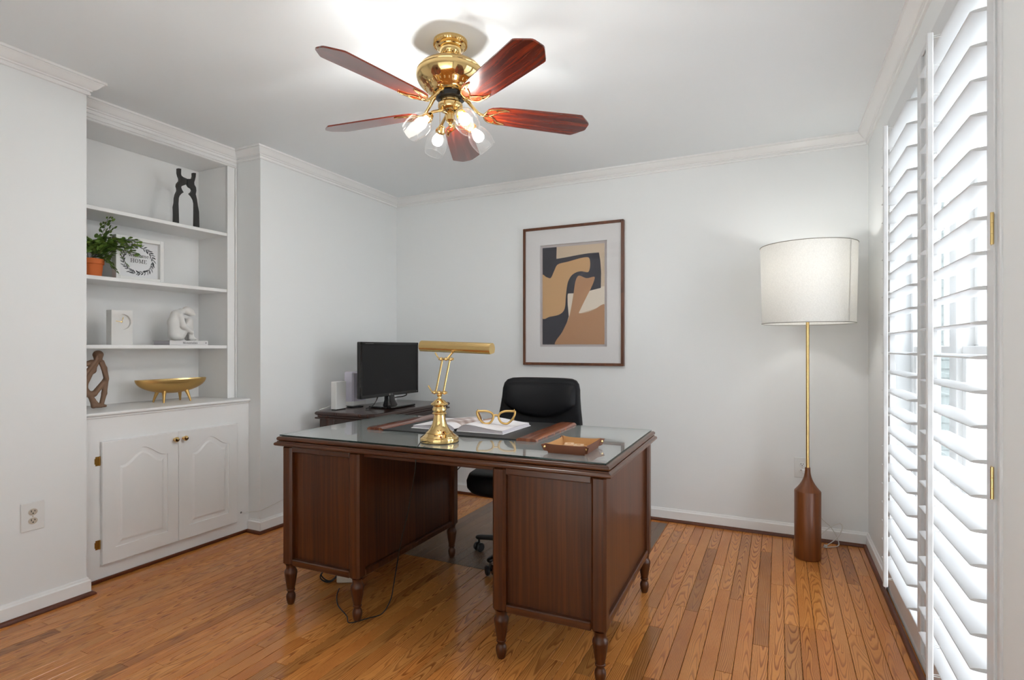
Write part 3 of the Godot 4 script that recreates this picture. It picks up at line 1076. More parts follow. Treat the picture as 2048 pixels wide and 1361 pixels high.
func cabinet_door(cb, o, za, zb, knob_side):
	var ya = 0.087
	var yb = 0.702
	var th = 0.020
	var d = Node3D.new()
	d.name = "door"
	cb.add_child(d, true)
	var X0 = XC + 0.001
	var X1 = X0 + th
	var fz = 0.060
	var pa = za + fz
	var pb = zb - fz
	var py0 = ya + 0.072
	var py1 = yb - 0.112
	var rise = 0.058
	var N = 28
	var P = M["cabinet_paint"]
	var mb = MB.new()
	var xg = X1 - 0.005      # bottom of the routed groove
	var gw = 0.006
	var outl = func(inset):
		var pts = []
		for i in N + 1:
			var t = float(i) / N
			pts.append(Vector2(lerpf(pa + inset, pb - inset, t), py1 - inset + rise * arch(t)))
		return pts
	var A = outl.call(0.0)
	var R = Vector3.RIGHT
	var V = func(x, p): return o + Vector3(x, p.y, p.x)
	# stiles, rails round the panel
	var Q = func(z0, z1, y0, y1): mb.quad(o + Vector3(X1, y0, z0), o + Vector3(X1, y0, z1), o + Vector3(X1, y1, z1), o + Vector3(X1, y1, z0), R)
	var c = 0.002
	Q.call(za + c, pa, ya + c, yb - c)
	Q.call(pb, zb - c, ya + c, yb - c)
	Q.call(pa, pb, ya + c, py0)
	for i in N: mb.quad(V.call(X1, A[i]), V.call(X1, A[i + 1]), o + Vector3(X1, yb - c, A[i + 1].x), o + Vector3(X1, yb - c, A[i].x), R)
	# eased outer edge and sides
	var ring = [Vector2(za, ya), Vector2(zb, ya), Vector2(zb, yb), Vector2(za, yb)]
	var ringi = [Vector2(za + c, ya + c), Vector2(zb - c, ya + c), Vector2(zb - c, yb - c), Vector2(za + c, yb - c)]
	var nn = [Vector3(0, -1, 0), Vector3(0, 0, 1), Vector3(0, 1, 0), Vector3(0, 0, -1)]
	for i in 4:
		var j = (i + 1) % 4
		mb.quad(V.call(X1, ringi[i]), V.call(X1, ringi[j]), V.call(X1 - c, ring[j]), V.call(X1 - c, ring[i]), (R + nn[i]).normalized())
		mb.quad(V.call(X1 - c, ring[i]), V.call(X1 - c, ring[j]), V.call(X0, ring[j]), V.call(X0, ring[i]), nn[i])
	mb.quad(V.call(X0, ring[0]), V.call(X0, ring[1]), V.call(X0, ring[2]), V.call(X0, ring[3]), -R)
	obj("door_frame", mb, P, d)
	# groove and raised field
	var pm = MB.new()
	var loops = [[0.0, X1], [0.0012, xg], [gw, xg], [gw + 0.016, xg + 0.0012], [gw + 0.026, X1 - 0.0004], [gw + 0.028, X1 - 0.0002]]
	for e in loops.size() - 1:
		var a = outl.call(loops[e][0])
		var b = outl.call(loops[e + 1][0])
		var xa = loops[e][1]
		var xb = loops[e + 1][1]
		var fa = func(pts, ins):
			var r = pts.duplicate()
			r.append(Vector2(pb - ins, py0 + ins))
			r.append(Vector2(pa + ins, py0 + ins))
			return r
		var LA = fa.call(a, loops[e][0])
		var LB = fa.call(b, loops[e + 1][0])
		for i in LA.size():
			var j = (i + 1) % LA.size()
			var p0 = V.call(xa, LA[i])
			var p1 = V.call(xa, LA[j])
			var p2 = V.call(xb, LB[j])
			var p3 = V.call(xb, LB[i])
			var n1 = (p1 - p0).cross(p3 - p0)
			if n1.length() < 1e-12: continue
			n1 = n1.normalized()
			if n1.x < 0: n1 = -n1
			pm.quad(p0, p1, p2, p3, n1)
	var F = outl.call(gw + 0.028)
	var xt = X1 - 0.0002
	for i in N: pm.quad(V.call(xt, F[i]), V.call(xt, F[i + 1]), o + Vector3(xt, py0 + gw + 0.028, F[i + 1].x), o + Vector3(xt, py0 + gw + 0.028, F[i].x), R)
	obj("raised_panel", pm, P, d)
	var kb = MB.new()
	var kz = za + 0.024 if knob_side > 0 else zb - 0.026
	kb.lathe([Vector2(0.008, 0.0), Vector2(0.008, 0.003), Vector2(0.005, 0.006), Vector2(0.005, 0.010), Vector2(0.011, 0.014), Vector2(0.0145, 0.019), Vector2(0.0145, 0.024), Vector2(0.011, 0.029), Vector2(0.0, 0.031)], 24, Transform3D(Basis(Vector3.BACK, -PI / 2), o + Vector3(X1, 0.662, kz)))
	var knob = obj("knob", kb, M["brass"], d)
	knob.set_meta("label", "polished brass knob")
	for y in [0.607, 0.189]:
		var h = MB.new()
		var zh = zb if knob_side > 0 else za
		var s = 1.0 if knob_side > 0 else -1.0
		if knob_side < 0:
			h.box(o + Vector3(XC + 0.004, y, zh - 0.004), Vector3(0.008, 0.046, 0.0016))
			obj("hinge", h, M["slot_dark"], d)
			continue
		h.box(o + Vector3(XC + 0.0018, y, zh + s * 0.012), Vector3(0.002, 0.046, 0.020), 0.0005)
		h.box(o + Vector3(XC + 0.0018, y, zh + s * 0.017), Vector3(0.0021, 0.028, 0.018), 0.0005)
		h.lathe([Vector2(0.0001, -0.024), Vector2(0.0035, -0.022), Vector2(0.0035, 0.022), Vector2(0.0001, 0.024)], 10, Transform3D(Basis.IDENTITY, o + Vector3(XC + 0.004, y, zh + s * 0.004)))
		obj("hinge", h, M["brass_antique"], d)

# ---------------------------------------------------------------- the desk
func leg_profile(k = 1.0):
	var pts = [[0.012, 0.0], [0.0150, 0.004], [0.0185, 0.018], [0.0205, 0.030], [0.0205, 0.040], [0.0185, 0.047], [0.0150, 0.053], [0.0138, 0.057], [0.0150, 0.061], [0.0185, 0.064], [0.0185, 0.069], [0.0165, 0.0715], [0.0185, 0.082], [0.0225, 0.105], [0.0262, 0.130], [0.0282, 0.1435], [0.0282, 0.1485], [0.0255, 0.1565], [0.0215, 0.162], [0.0205, 0.172], [0.0225, 0.184]]
	var out = []
	for p in pts: out.append(Vector2(p[0] * k, p[1]))
	return out

func build_desk():
	var t = thing("pedestal_desk", "dark walnut pedestal desk with turned feet in the middle of the room", "desk", Vector3(-1.2989, 0, -2.2547), 0.024)
	var W = 1.4518
	var D = 0.7913
	var ped = 0.3832
	var WU = M["walnut_upright"]
	var WA = M["walnut_along"]
	# moulded top: rounded beads along the edge
	var prof = [Vector2(0.0, 0.728), Vector2(0.010, 0.728)]
	for i in 7:
		var a = -PI / 2 + PI * i / 6
		prof.append(Vector2(0.016 + 0.008 * cos(a), 0.737 + 0.008 * sin(a)))
	prof.append(Vector2(0.014, 0.747))
	prof.append(Vector2(0.013, 0.750))
	for i in 7:
		var a = -PI / 2 + PI * 0.92 * i / 6
		prof.append(Vector2(0.006 + 0.0095 * cos(a), 0.7605 + 0.0095 * sin(a)))
	prof.append(Vector2(0.0, 0.770))
	var hw = W / 2 + 0.028
	var hd = D / 2 + 0.028
	var corners = [Vector2(-hw, -hd), Vector2(hw, -hd), Vector2(hw, hd), Vector2(-hw, hd)]
	var top = MB.new()
	for run in moulding(prof, corners, -1.0, true):
		top.v.append_array(run.v)
		top.n.append_array(run.n)
		top.uv.append_array(run.uv)
		top.col.append_array(run.col)
	var tf = MB.new()
	tf.quad(Vector3(-hw, 0.770, -hd), Vector3(hw, 0.770, -hd), Vector3(hw, 0.770, hd), Vector3(-hw, 0.770, hd), Vector3.UP)
	top.quad(Vector3(-hw, 0.728, -hd), Vector3(hw, 0.728, -hd), Vector3(hw, 0.728, hd), Vector3(-hw, 0.728, hd), Vector3.DOWN)
	obj("top_edge", top, WA, t)
	obj("top", tf, M["walnut_top"], t)
	var ps = 0.027
	for side in [-1.0, 1.0]:
		var xc = side * (W - ped) / 2
		# corner posts and legs
		for sx in [-1.0, 1.0]:
			for sz in [-1.0, 1.0]:
				var c = Vector3(xc + sx * ped / 2, 0, sz * D / 2)
				var post = MB.new()
				post.box(c + Vector3(0, (0.184 + 0.728) / 2, 0), Vector3(ps * 2, 0.728 - 0.184, ps * 2), 0.009)
				obj("corner_post", post, WU, t)
				var leg = MB.new()
				leg.lathe(leg_profile(), 28, Transform3D(Basis.IDENTITY, c))
				obj("leg", leg, WU, t)
		# front and back: rails with a sunk panel
		for sz in [-1.0, 1.0]:
			var z = sz * (D / 2 + 0.004)
			var iw = ped - ps * 2
			obj("rail", one_box(Vector3(xc, 0.199, z), Vector3(iw, 0.030, 0.036), 0.004), WA, t)
			obj("rail", one_box(Vector3(xc, 0.714, z), Vector3(iw, 0.028, 0.036), 0.003), WA, t)
			if sz > 0:
				obj("panel", one_box(Vector3(xc, 0.457, z - 0.010), Vector3(iw, 0.486, 0.012)), WU, t)
			else:
				for q in 3:
					var h = 0.150 if q > 0 else 0.172
					var y = 0.305 if q == 0 else (0.475 if q == 1 else 0.630)
					var dr = obj("drawer", one_box(Vector3(xc, y, z - 0.004), Vector3(iw - 0.006, h, 0.024), 0.003), WA, t)
					var k = MB.new()
					k.tube(smooth_path([Vector3(xc - 0.045, y, z - 0.016), Vector3(xc - 0.043, y - 0.004, z - 0.034), Vector3(xc, y - 0.010, z - 0.040), Vector3(xc + 0.043, y - 0.004, z - 0.034), Vector3(xc + 0.045, y, z - 0.016)], 4), 0.003, 8)
					obj("pull", k, M["brass_antique"], dr)
		for sx in [-1.0, 1.0]:
			var x = xc + sx * (ped / 2 + 0.004)
			var id = D - ps * 2
			obj("side_panel", one_box(Vector3(x - sx * 0.003, 0.457, 0), Vector3(0.012, 0.500, id)), WU, t)
			obj("rail", one_box(Vector3(x, 0.199, 0), Vector3(0.036, 0.030, id), 0.004), WU, t)
			obj("rail", one_box(Vector3(x, 0.714, 0), Vector3(0.030, 0.028, id), 0.003), WU, t)
		obj("pedestal_floor", one_box(Vector3(xc, 0.208, 0), Vector3(ped - 0.04, 0.012, D - 0.04)), WA, t)
	# kneehole: a shallow centre drawer behind and a corner brace in front
	obj("kneehole_rail", one_box(Vector3(0, 0.716, D / 2 - 0.02), Vector3(W - ped * 2 - ps * 2, 0.024, 0.02), 0.002), WA, t)
	var brace = MB.new()
	brace.prism(PackedVector2Array([Vector2(0, 0), Vector2(0.11, 0), Vector2(0.10, -0.030), Vector2(0.015, -0.034)]), 0.016, Transform3D(Basis.IDENTITY, Vector3(-0.29, 0.728, 0.16)))
	obj("corner_brace", brace, WU, t)
	# the sheet of glass lying on it
	var g = thing("glass_desk_top", "clear glass sheet with dark green edge lying on the desk", "glass top", Vector3(-1.309, 0.7702, -2.265), 0.024)
	var gw = 1.5249 / 2
	var gd = 0.8568 / 2
	var sheet = MB.new()
	sheet.quad(Vector3(-gw, 0.006, -gd), Vector3(gw, 0.006, -gd), Vector3(gw, 0.006, gd), Vector3(-gw, 0.006, gd), Vector3.UP)
	sheet.quad(Vector3(-gw, 0.0004, -gd), Vector3(gw, 0.0004, -gd), Vector3(gw, 0.0004, gd), Vector3(-gw, 0.0004, gd), Vector3.UP)
	obj("sheet", sheet, M["table_glass"], g)
	var ed = MB.new()
	var q = [Vector3(-gw, 0, -gd), Vector3(gw, 0, -gd), Vector3(gw, 0, gd), Vector3(-gw, 0, gd)]
	var nn = [Vector3(0, 0, -1), Vector3(1, 0, 0), Vector3(0, 0, 1), Vector3(-1, 0, 0)]
	for i in 4:
		var j = (i + 1) % 4
		var u = Vector3.UP * 0.006
		ed.quad(q[i], q[j], q[j] + u, q[i] + u, nn[i])
	obj("edge", ed, M["glass_edge"], g)

func build_side_desk():
	var t = thing("computer_desk", "dark mahogany computer desk along the left wall under the monitor", "desk", Vector3(-2.590, 0, -3.262), 0.03)
	var hx = 0.240
	var hz = 0.462
	var MH = M["mahogany"]
	var prof = [Vector2(0.0, 0.700), Vector2(0.0, 0.703)]
	prof = [Vector2(-0.008, 0.694), Vector2(0.004, 0.694)]
	for i in 5:
		var a = -PI / 2 + PI * i / 4
		prof.append(Vector2(0.004 + 0.005 * cos(a), 0.700 + 0.006 * sin(a)))
	prof.append(Vector2(-0.004, 0.708))
	prof.append(Vector2(-0.004, 0.716))
	for i in 6:
		var a = -PI / 2 + PI * 0.9 * i / 5
		prof.append(Vector2(-0.004 + 0.013 * cos(a), 0.731 + 0.0135 * sin(a)))
	prof.append(Vector2(-0.008, 0.745))
	var top = MB.new()
	var c = [Vector2(-hx, -hz), Vector2(hx, -hz), Vector2(hx, hz), Vector2(-hx, hz)]
	for run in moulding(prof, c, -1.0, true):
		top.v.append_array(run.v)
		top.n.append_array(run.n)
		top.uv.append_array(run.uv)
		top.col.append_array(run.col)
	var e = 0.008
	top.quad(Vector3(-hx + e, 0.745, -hz + e), Vector3(hx - e, 0.745, -hz + e), Vector3(hx - e, 0.745, hz - e), Vector3(-hx + e, 0.745, hz - e), Vector3.UP)
	top.quad(Vector3(-hx, 0.694, -hz), Vector3(hx, 0.694, -hz), Vector3(hx, 0.694, hz), Vector3(-hx, 0.694, hz), Vector3.DOWN)
	obj("top", top, MH, t)
	for z in [-hz + 0.022, hz - 0.022]:
		obj("end_panel", one_box(Vector3(0, 0.347, z), Vector3(hx * 2 - 0.03, 0.694, 0.022), 0.002), MH, t)
	obj("back_panel", one_box(Vector3(-hx + 0.03, 0.42, 0), Vector3(0.014, 0.548, hz * 2 - 0.07)), MH, t)
	obj("keyboard_tray", one_box(Vector3(0.03, 0.63, 0), Vector3(0.36, 0.016, hz * 2 - 0.09), 0.002), MH, t)
	obj("apron", one_box(Vector3(hx - 0.035, 0.667, 0), Vector3(0.016, 0.050, hz * 2 - 0.07), 0.002), MH, t)

# ---------------------------------------------------------------- office chair and its mat
func superring(c, w, d, e, n = 32, lean = 0.0):
	var out = []
	for i in n:
		var a = TAU * i / n
		var x = signf(cos(a)) * pow(absf(cos(a)), e) * w
		var z = signf(sin(a)) * pow(absf(sin(a)), e) * d
		out.append(c + Vector3(x, 0, z))
	return out

func build_chair():
	var m = thing("chair_mat", "translucent brown-grey plastic chair mat on the oak floor", "mat", Vector3(-1.32, 0.0, -3.165))
	obj("sheet", one_box(Vector3(0, 0.0014, 0), Vector3(1.30, 0.0028, 1.20), 0.001), M["chair_mat"], m)
	var t = thing("office_chair", "black leather executive office chair behind the desk", "chair", Vector3(-1.262, 0.0, -2.800), 0.05)
	var P = M["black_plastic"]
	var L = M["black_leather"]
	# five-star base with casters
	var hub = MB.new()
	hub.lathe([Vector2(0.028, 0.06), Vector2(0.042, 0.075), Vector2(0.042, 0.115), Vector2(0.03, 0.13), Vector2(0.026, 0.14), Vector2(0.026, 0.27), Vector2(0.017, 0.272), Vector2(0.017, 0.40)], 24)
	obj("gas_column", hub, P, t)
	for k in 5:
		var a = PI + k * TAU / 5
		var d = Vector3(cos(a), 0, sin(a))
		var s = Vector3(-d.z, 0, d.x)
		var arm = MB.new()
		var rows = []
		for e in [[0.03, 0.026, 0.098, 0.020], [0.12, 0.024, 0.100, 0.018], [0.25, 0.020, 0.088, 0.014], [0.30, 0.017, 0.083, 0.013], [0.312, 0.010, 0.082, 0.009]]:
			var ring = []
			for i in 12:
				var b = TAU * i / 12
				ring.append(d * e[0] + s * (cos(b) * e[1]) + Vector3.UP * (e[2] + sin(b) * e[3]))
			rows.append(ring)
		arm.sheet(rows, true, true)
		obj("base_arm", arm, P, t)
		var cs = MB.new()
		var cc = d * 0.295
		var sw = Vector3(cos(a + 0.5), 0, sin(a + 0.5))
		for q in [-1.0, 1.0]:
			var bx = Basis(sw.cross(Vector3.UP), sw, Vector3.UP)
			cs.lathe([Vector2(0.0, -0.009), Vector2(0.021, -0.009), Vector2(0.0255, -0.005), Vector2(0.0255, 0.005), Vector2(0.021, 0.009), Vector2(0.0, 0.009)], 20, Transform3D(bx, cc + Vector3(0, 0.0285, 0) + sw * (q * 0.0155)))
		cs.tube([cc + Vector3(0, 0.028, 0) - sw * 0.012, cc + Vector3(0, 0.028, 0) + sw * 0.012], 0.007, 8)
		cs.tube([cc + Vector3(0, 0.032, 0), cc + Vector3(0, 0.078, 0)], 0.006, 8)
		obj("caster", cs, P, t)
	var mech = one_box(Vector3(0, 0.405, -0.02), Vector3(0.16, 0.04, 0.22), 0.008)
	obj("tilt_mechanism", mech, P, t)
	# seat cushion: a rounded slab with a waterfall edge
	var seat = MB.new()
	var rows = []
	for e in [[0.395, 0.10, 0.10], [0.395, 0.235, 0.235], [0.402, 0.268, 0.262], [0.425, 0.286, 0.276], [0.460, 0.288, 0.278], [0.492, 0.276, 0.268], [0.508, 0.252, 0.248], [0.512, 0.20, 0.20], [0.506, 0.10, 0.10], [0.504, 0.01, 0.01]]:
		rows.append(superring(Vector3(0, e[0], 0.02), e[1], e[2], 0.55, 36))
	seat.sheet(rows, true, true)
	obj("seat", seat, L, t)
	# backrest: slim padded shell that narrows upwards, leaning back
	var back = MB.new()
	rows = []
	for e in [[0.50, 0.15, 0.030], [0.505, 0.235, 0.042], [0.56, 0.260, 0.046], [0.65, 0.268, 0.046], [0.74, 0.262, 0.045], [0.82, 0.250, 0.045], [0.88, 0.243, 0.046], [0.93, 0.240, 0.046], [0.962, 0.232, 0.044], [0.982, 0.216, 0.038], [0.992, 0.188, 0.026], [0.995, 0.13, 0.012]]:
		var z = -0.225 - (e[0] - 0.50) * 0.10
		var ring = superring(Vector3(0, e[0], z), e[1], e[2], 0.62, 40)
		for i in ring.size():
			ring[i].z += 0.045 * pow(absf(ring[i].x) / 0.25, 2.0)      # curved round the sitter
		rows.append(ring)
	back.sheet(rows, true, true)
	obj("backrest", back, L, t)
	# head cushion bulging forward, its lower edge a deep curve
	var head = MB.new()
	rows = []
	var NU = 28
	var NV = 14
	for j in NV + 1:
		var v = float(j) / NV
		var row = []
		for i in NU + 1:
			var u = float(i) / NU * 2.0 - 1.0
			var x = u * 0.222
			var ylo = 0.755 + 0.085 * pow(absf(u), 2.2)
			var yhi = 0.976 - 0.022 * pow(absf(u), 6.0)
			var y = lerpf(ylo, yhi, v)
			var bul = pow(maxf(0.0, sin(PI * pow(v, 0.62))), 0.55) * pow(maxf(0.0, 1.0 - pow(absf(u), 5.0)), 0.6)
			var z = -0.225 - (y - 0.50) * 0.10 + 0.045 * pow(absf(x) / 0.25, 2.0) + 0.030 + 0.046 * bul
			row.append(Vector3(x, y, z))
		rows.append(row)
	head.sheet(rows, false, false, Vector3.BACK)
	obj("head_cushion", head, L, t)
	var lum = MB.new()
	rows = []
	for j in NV + 1:
		var v = float(j) / NV
		var row = []
		for i in NU + 1:
			var u = float(i) / NU * 2.0 - 1.0
			var x = u * 0.215
			var y = lerpf(0.53, 0.750 + 0.080 * pow(absf(u), 2.2), v)
			var bul = pow(maxf(0.0, sin(PI * v)), 0.6) * pow(maxf(0.0, 1.0 - pow(absf(u), 4.0)), 0.6)
			row.append(Vector3(x, y, -0.225 - (y - 0.50) * 0.10 + 0.045 * pow(absf(x) / 0.25, 2.0) + 0.032 + 0.020 * bul))
		rows.append(row)
	lum.sheet(rows, false, false, Vector3.BACK)
	obj("back_cushion", lum, L, t)
	var arm = MB.new()
	arm.tube(smooth_path([Vector3(0, 0.41, -0.10), Vector3(0, 0.42, -0.24), Vector3(0, 0.50, -0.285), Vector3(0, 0.62, -0.285)], 5), 0.018, 10)
	obj("back_bracket", arm, P, t)

# ---------------------------------------------------------------- ceiling fan with four lights
func build_fan():
	var t = thing("ceiling_fan", "polished brass ceiling fan with five rosewood blades and four glass lights", "ceiling fan", Vector3(-1.2245, 2.44, -1.949))
	var B = M["brass"]
	var c = MB.new()
	c.lathe([Vector2(0.016, -0.074), Vector2(0.026, -0.073), Vector2(0.033, -0.066), Vector2(0.041, -0.052), Vector2(0.045, -0.040), Vector2(0.0455, -0.036), Vector2(0.054, -0.032), Vector2(0.057, -0.027), Vector2(0.056, -0.023), Vector2(0.064, -0.018), Vector2(0.0685, -0.011), Vector2(0.070, -0.005), Vector2(0.070, 0.0)], 48)
	var can = obj("canopy", c, B, t)
	var bead = MB.new()
	for i in 40:
		var a = TAU * i / 40
		bead.lathe([Vector2(0.0, -0.0075), Vector2(0.0028, -0.005), Vector2(0.0028, 0.003), Vector2(0.0, 0.006)], 6, Transform3D(Basis(Vector3.UP, -a), Vector3(cos(a) * 0.0675, -0.0135, sin(a) * 0.0675)))
	for i in 20:
		var a = TAU * i / 20
		bead.lathe([Vector2(0.0, -0.014), Vector2(0.0032, -0.006), Vector2(0.0038, 0.004), Vector2(0.0, 0.010)], 6, Transform3D(Basis(Vector3.UP, -a) * Basis(Vector3.BACK, 0.35), Vector3(cos(a) * 0.0395, -0.054, sin(a) * 0.0395)))
	obj("beading", bead, B, can)
	c = MB.new()
	c.lathe([Vector2(0.0145, -0.100), Vector2(0.0145, -0.070)], 20)
	obj("down_rod", c, M["black_gloss"], t)
	# motor housing
	c = MB.new()
	c.lathe([Vector2(0.052, -0.222), Vector2(0.070, -0.220), Vector2(0.086, -0.214), Vector2(0.090, -0.208), Vector2(0.098, -0.200), Vector2(0.112, -0.190), Vector2(0.124, -0.180), Vector2(0.133, -0.168), Vector2(0.1385, -0.155), Vector2(0.1405, -0.146), Vector2(0.1405, -0.140), Vector2(0.136, -0.137), Vector2(0.136, -0.133), Vector2(0.138, -0.130), Vector2(0.134, -0.121), Vector2(0.124, -0.111), Vector2(0.108, -0.101), Vector2(0.084, -0.093), Vector2(0.056, -0.088), Vector2(0.030, -0.086), Vector2(0.015, -0.085)], 64)
	obj("motor_housing", c, B, t)
	var vent = MB.new()
	for i in 36:
		var a = TAU * i / 36
		vent.lathe([Vector2(0.0, -0.007), Vector2(0.0028, -0.004), Vector2(0.0028, 0.004), Vector2(0.0, 0.007)], 6, Transform3D(Basis(Vector3.UP, -a) * Basis(Vector3.BACK, -0.7), Vector3(cos(a) * 0.1055, -0.1945, sin(a) * 0.1055)))
	obj("vent_ring", vent, B, t)
	c = MB.new()
	c.lathe([Vector2(0.0, -0.243), Vector2(0.050, -0.243), Vector2(0.060, -0.238), Vector2(0.062, -0.222), Vector2(0.052, -0.221)], 40)
	obj("flywheel", c, M["black_gloss"], t)
	# light fitter below
	c = MB.new()
	c.lathe([Vector2(0.0, -0.350), Vector2(0.006, -0.349), Vector2(0.009, -0.343), Vector2(0.006, -0.337), Vector2(0.012, -0.333), Vector2(0.019, -0.326), Vector2(0.019, -0.306), Vector2(0.014, -0.302), Vector2(0.014, -0.298), Vector2(0.030, -0.292), Vector2(0.046, -0.284), Vector2(0.051, -0.275), Vector2(0.051, -0.262), Vector2(0.047, -0.256), Vector2(0.040, -0.252), Vector2(0.040, -0.243), Vector2(0.0, -0.243)], 40)
	obj("light_fitter", c, B, t)
	# blades
	var out = []
	for p in [[0.150, 0.020], [0.156, 0.034], [0.170, 0.046], [0.20, 0.0545], [0.26, 0.0595], [0.36, 0.064], [0.46, 0.0675], [0.550, 0.0705], [0.559, 0.0695], [0.566, 0.065], [0.604, 0.030], [0.609, 0.024], [0.611, 0.016]]: out.append(Vector2(p[0], p[1]))
	var poly = PackedVector2Array()
	for p in out: poly.append(p)
	for i in range(out.size() - 1, -1, -1): poly.append(Vector2(out[i].x, -out[i].y))
	var bm = MB.new()
	bm.prism(poly, 0.0058, Transform3D(Basis(Vector3.RIGHT, PI / 2), Vector3(0, 0.0, 0)))
	var blade_mesh = bm.mesh()
	var iron = MB.new()      # scrolled blade iron: arm, then a three-lobed plate under the blade
	iron.tube(smooth_path([Vector3(0.050, 0.062, 0), Vector3(0.072, 0.052, 0), Vector3(0.095, 0.024, 0), Vector3(0.125, -0.004, 0), Vector3(0.160, -0.0085, 0)], 5), [0.009, 0.009, 0.009, 0.009, 0.009, 0.0085, 0.008, 0.008, 0.0075, 0.007, 0.007, 0.0065, 0.0065, 0.0065, 0.006, 0.006, 0.006, 0.006, 0.006, 0.006, 0.005], 10)
	for s in [-1.0, 1.0]:
		iron.tube(smooth_path([Vector3(0.140, -0.0085, 0), Vector3(0.148, -0.0085, s * 0.022), Vector3(0.165, -0.0085, s * 0.040), Vector3(0.190, -0.0085, s * 0.046), Vector3(0.215, -0.0085, s * 0.050), Vector3(0.240, -0.0085, s * 0.046)], 4), 0.0032, 8)
		iron.tube(smooth_path([Vector3(0.165, -0.0085, 0), Vector3(0.182, -0.0085, s * 0.012), Vector3(0.196, -0.0085, s * 0.026), Vector3(0.205, -0.0085, s * 0.036), Vector3(0.236, -0.0085, s * 0.046)], 4), 0.0028, 8)
		iron.lathe([Vector2(0.0, -0.004), Vector2(0.004, -0.003), Vector2(0.005, 0.0)], 12, Transform3D(Basis.IDENTITY, Vector3(0.19, -0.0075, s * 0.040)))
	var iron_mesh = iron.mesh()
	for k in 5:
		var a = deg_to_rad(59.8 + 72.0 * k)      # measured from +z towards +x
		var b = Node3D.new()
		b.name = "blade"
		t.add_child(b, true)
		b.position = Vector3(0, -0.281, 0)
		b.basis = Basis(Vector3.UP, a - PI / 2) * Basis(Vector3.RIGHT, deg_to_rad(-12.0))
		obj("blade_board", blade_mesh, M["rosewood_blade"], b)
		obj("blade_iron", iron_mesh, B, b)
	# four lamps
	var R = Vector3(cos(0.45), 0, -sin(0.45))
	var Fw = Vector3(sin(0.45), 0, cos(0.45))
	for k in 4:
		var a = deg_to_rad(58.7 + 90.0 * k)
		var d = R * cos(a) + Fw * sin(a)
		var s = Node3D.new()
		s.name = "lamp_arm"
		t.add_child(s, true)
		var arm = MB.new()
		arm.tube(smooth_path([d * 0.030 + Vector3(0, -0.285, 0), d * 0.060 + Vector3(0, -0.300, 0), d * 0.082 + Vector3(0, -0.310, 0), d * 0.092 + Vector3(0, -0.325, 0)], 5), 0.006, 10)
		var ax = (d * 0.72 + Vector3.DOWN * 0.70).normalized()       # the way the shade points
		var up = ax
		var sx = up.cross(Vector3.UP).normalized()
		var base = d * 0.092 + Vector3(0, -0.328, 0)
		var bs = Basis(sx, up, sx.cross(up))
		var xf = Transform3D(bs, base)
		arm.lathe([Vector2(0.0, -0.012), Vector2(0.012, -0.010), Vector2(0.015, -0.002), Vector2(0.020, 0.006), Vector2(0.022, 0.014), Vector2(0.020, 0.020)], 24, xf)
		obj("socket_cup", arm, B, s)
		var g = MB.new()
		g.lathe([Vector2(0.019, 0.012), Vector2(0.027, 0.018), Vector2(0.037, 0.030), Vector2(0.0435, 0.046), Vector2(0.0465, 0.064), Vector2(0.0465, 0.082), Vector2(0.044, 0.100), Vector2(0.0405, 0.116)], 40, xf)
		var sg = obj("glass_shade", g, M["shade_glass"], s)
		var rim = MB.new()
		var ring = []
		for i in 40:
			var q = TAU * i / 40
			ring.append(xf * Vector3(cos(q) * 0.0405, 0.116, sin(q) * 0.0405))
		rim.tube(ring, 0.0013, 6, true)
		obj("shade_rim", rim, M["shade_glass"], sg)
		var bl = MB.new()
		bl.lathe([Vector2(0.012, 0.014), Vector2(0.013, 0.026), Vector2(0.019, 0.038), Vector2(0.0235, 0.052), Vector2(0.0225, 0.064), Vector2(0.016, 0.074), Vector2(0.0, 0.079)], 24, xf)
		obj("light_bulb", bl, M["bulb_glow"], s)
		lamp("bulb_light", t, base + ax * 0.052, FAN_BULB, 0.02, rgb(252, 253, 252))
	for e in [[Vector3(0.035, -0.285, 0.03), 0.16], [Vector3(-0.034, -0.285, 0.026), 0.12]]:
		var ch = MB.new()
		ch.tube([e[0], e[0] + Vector3(0, -e[1] * 0.5, 0)], 0.0011, 5)
		ch.lathe([Vector2(0.0, -0.012), Vector2(0.004, -0.008), Vector2(0.004, 0.0), Vector2(0.001, 0.004)], 10, Transform3D(Basis.IDENTITY, e[0] + Vector3(0, -e[1] * 0.5 - 0.004, 0)))
		obj("pull_chain", ch, B, t)

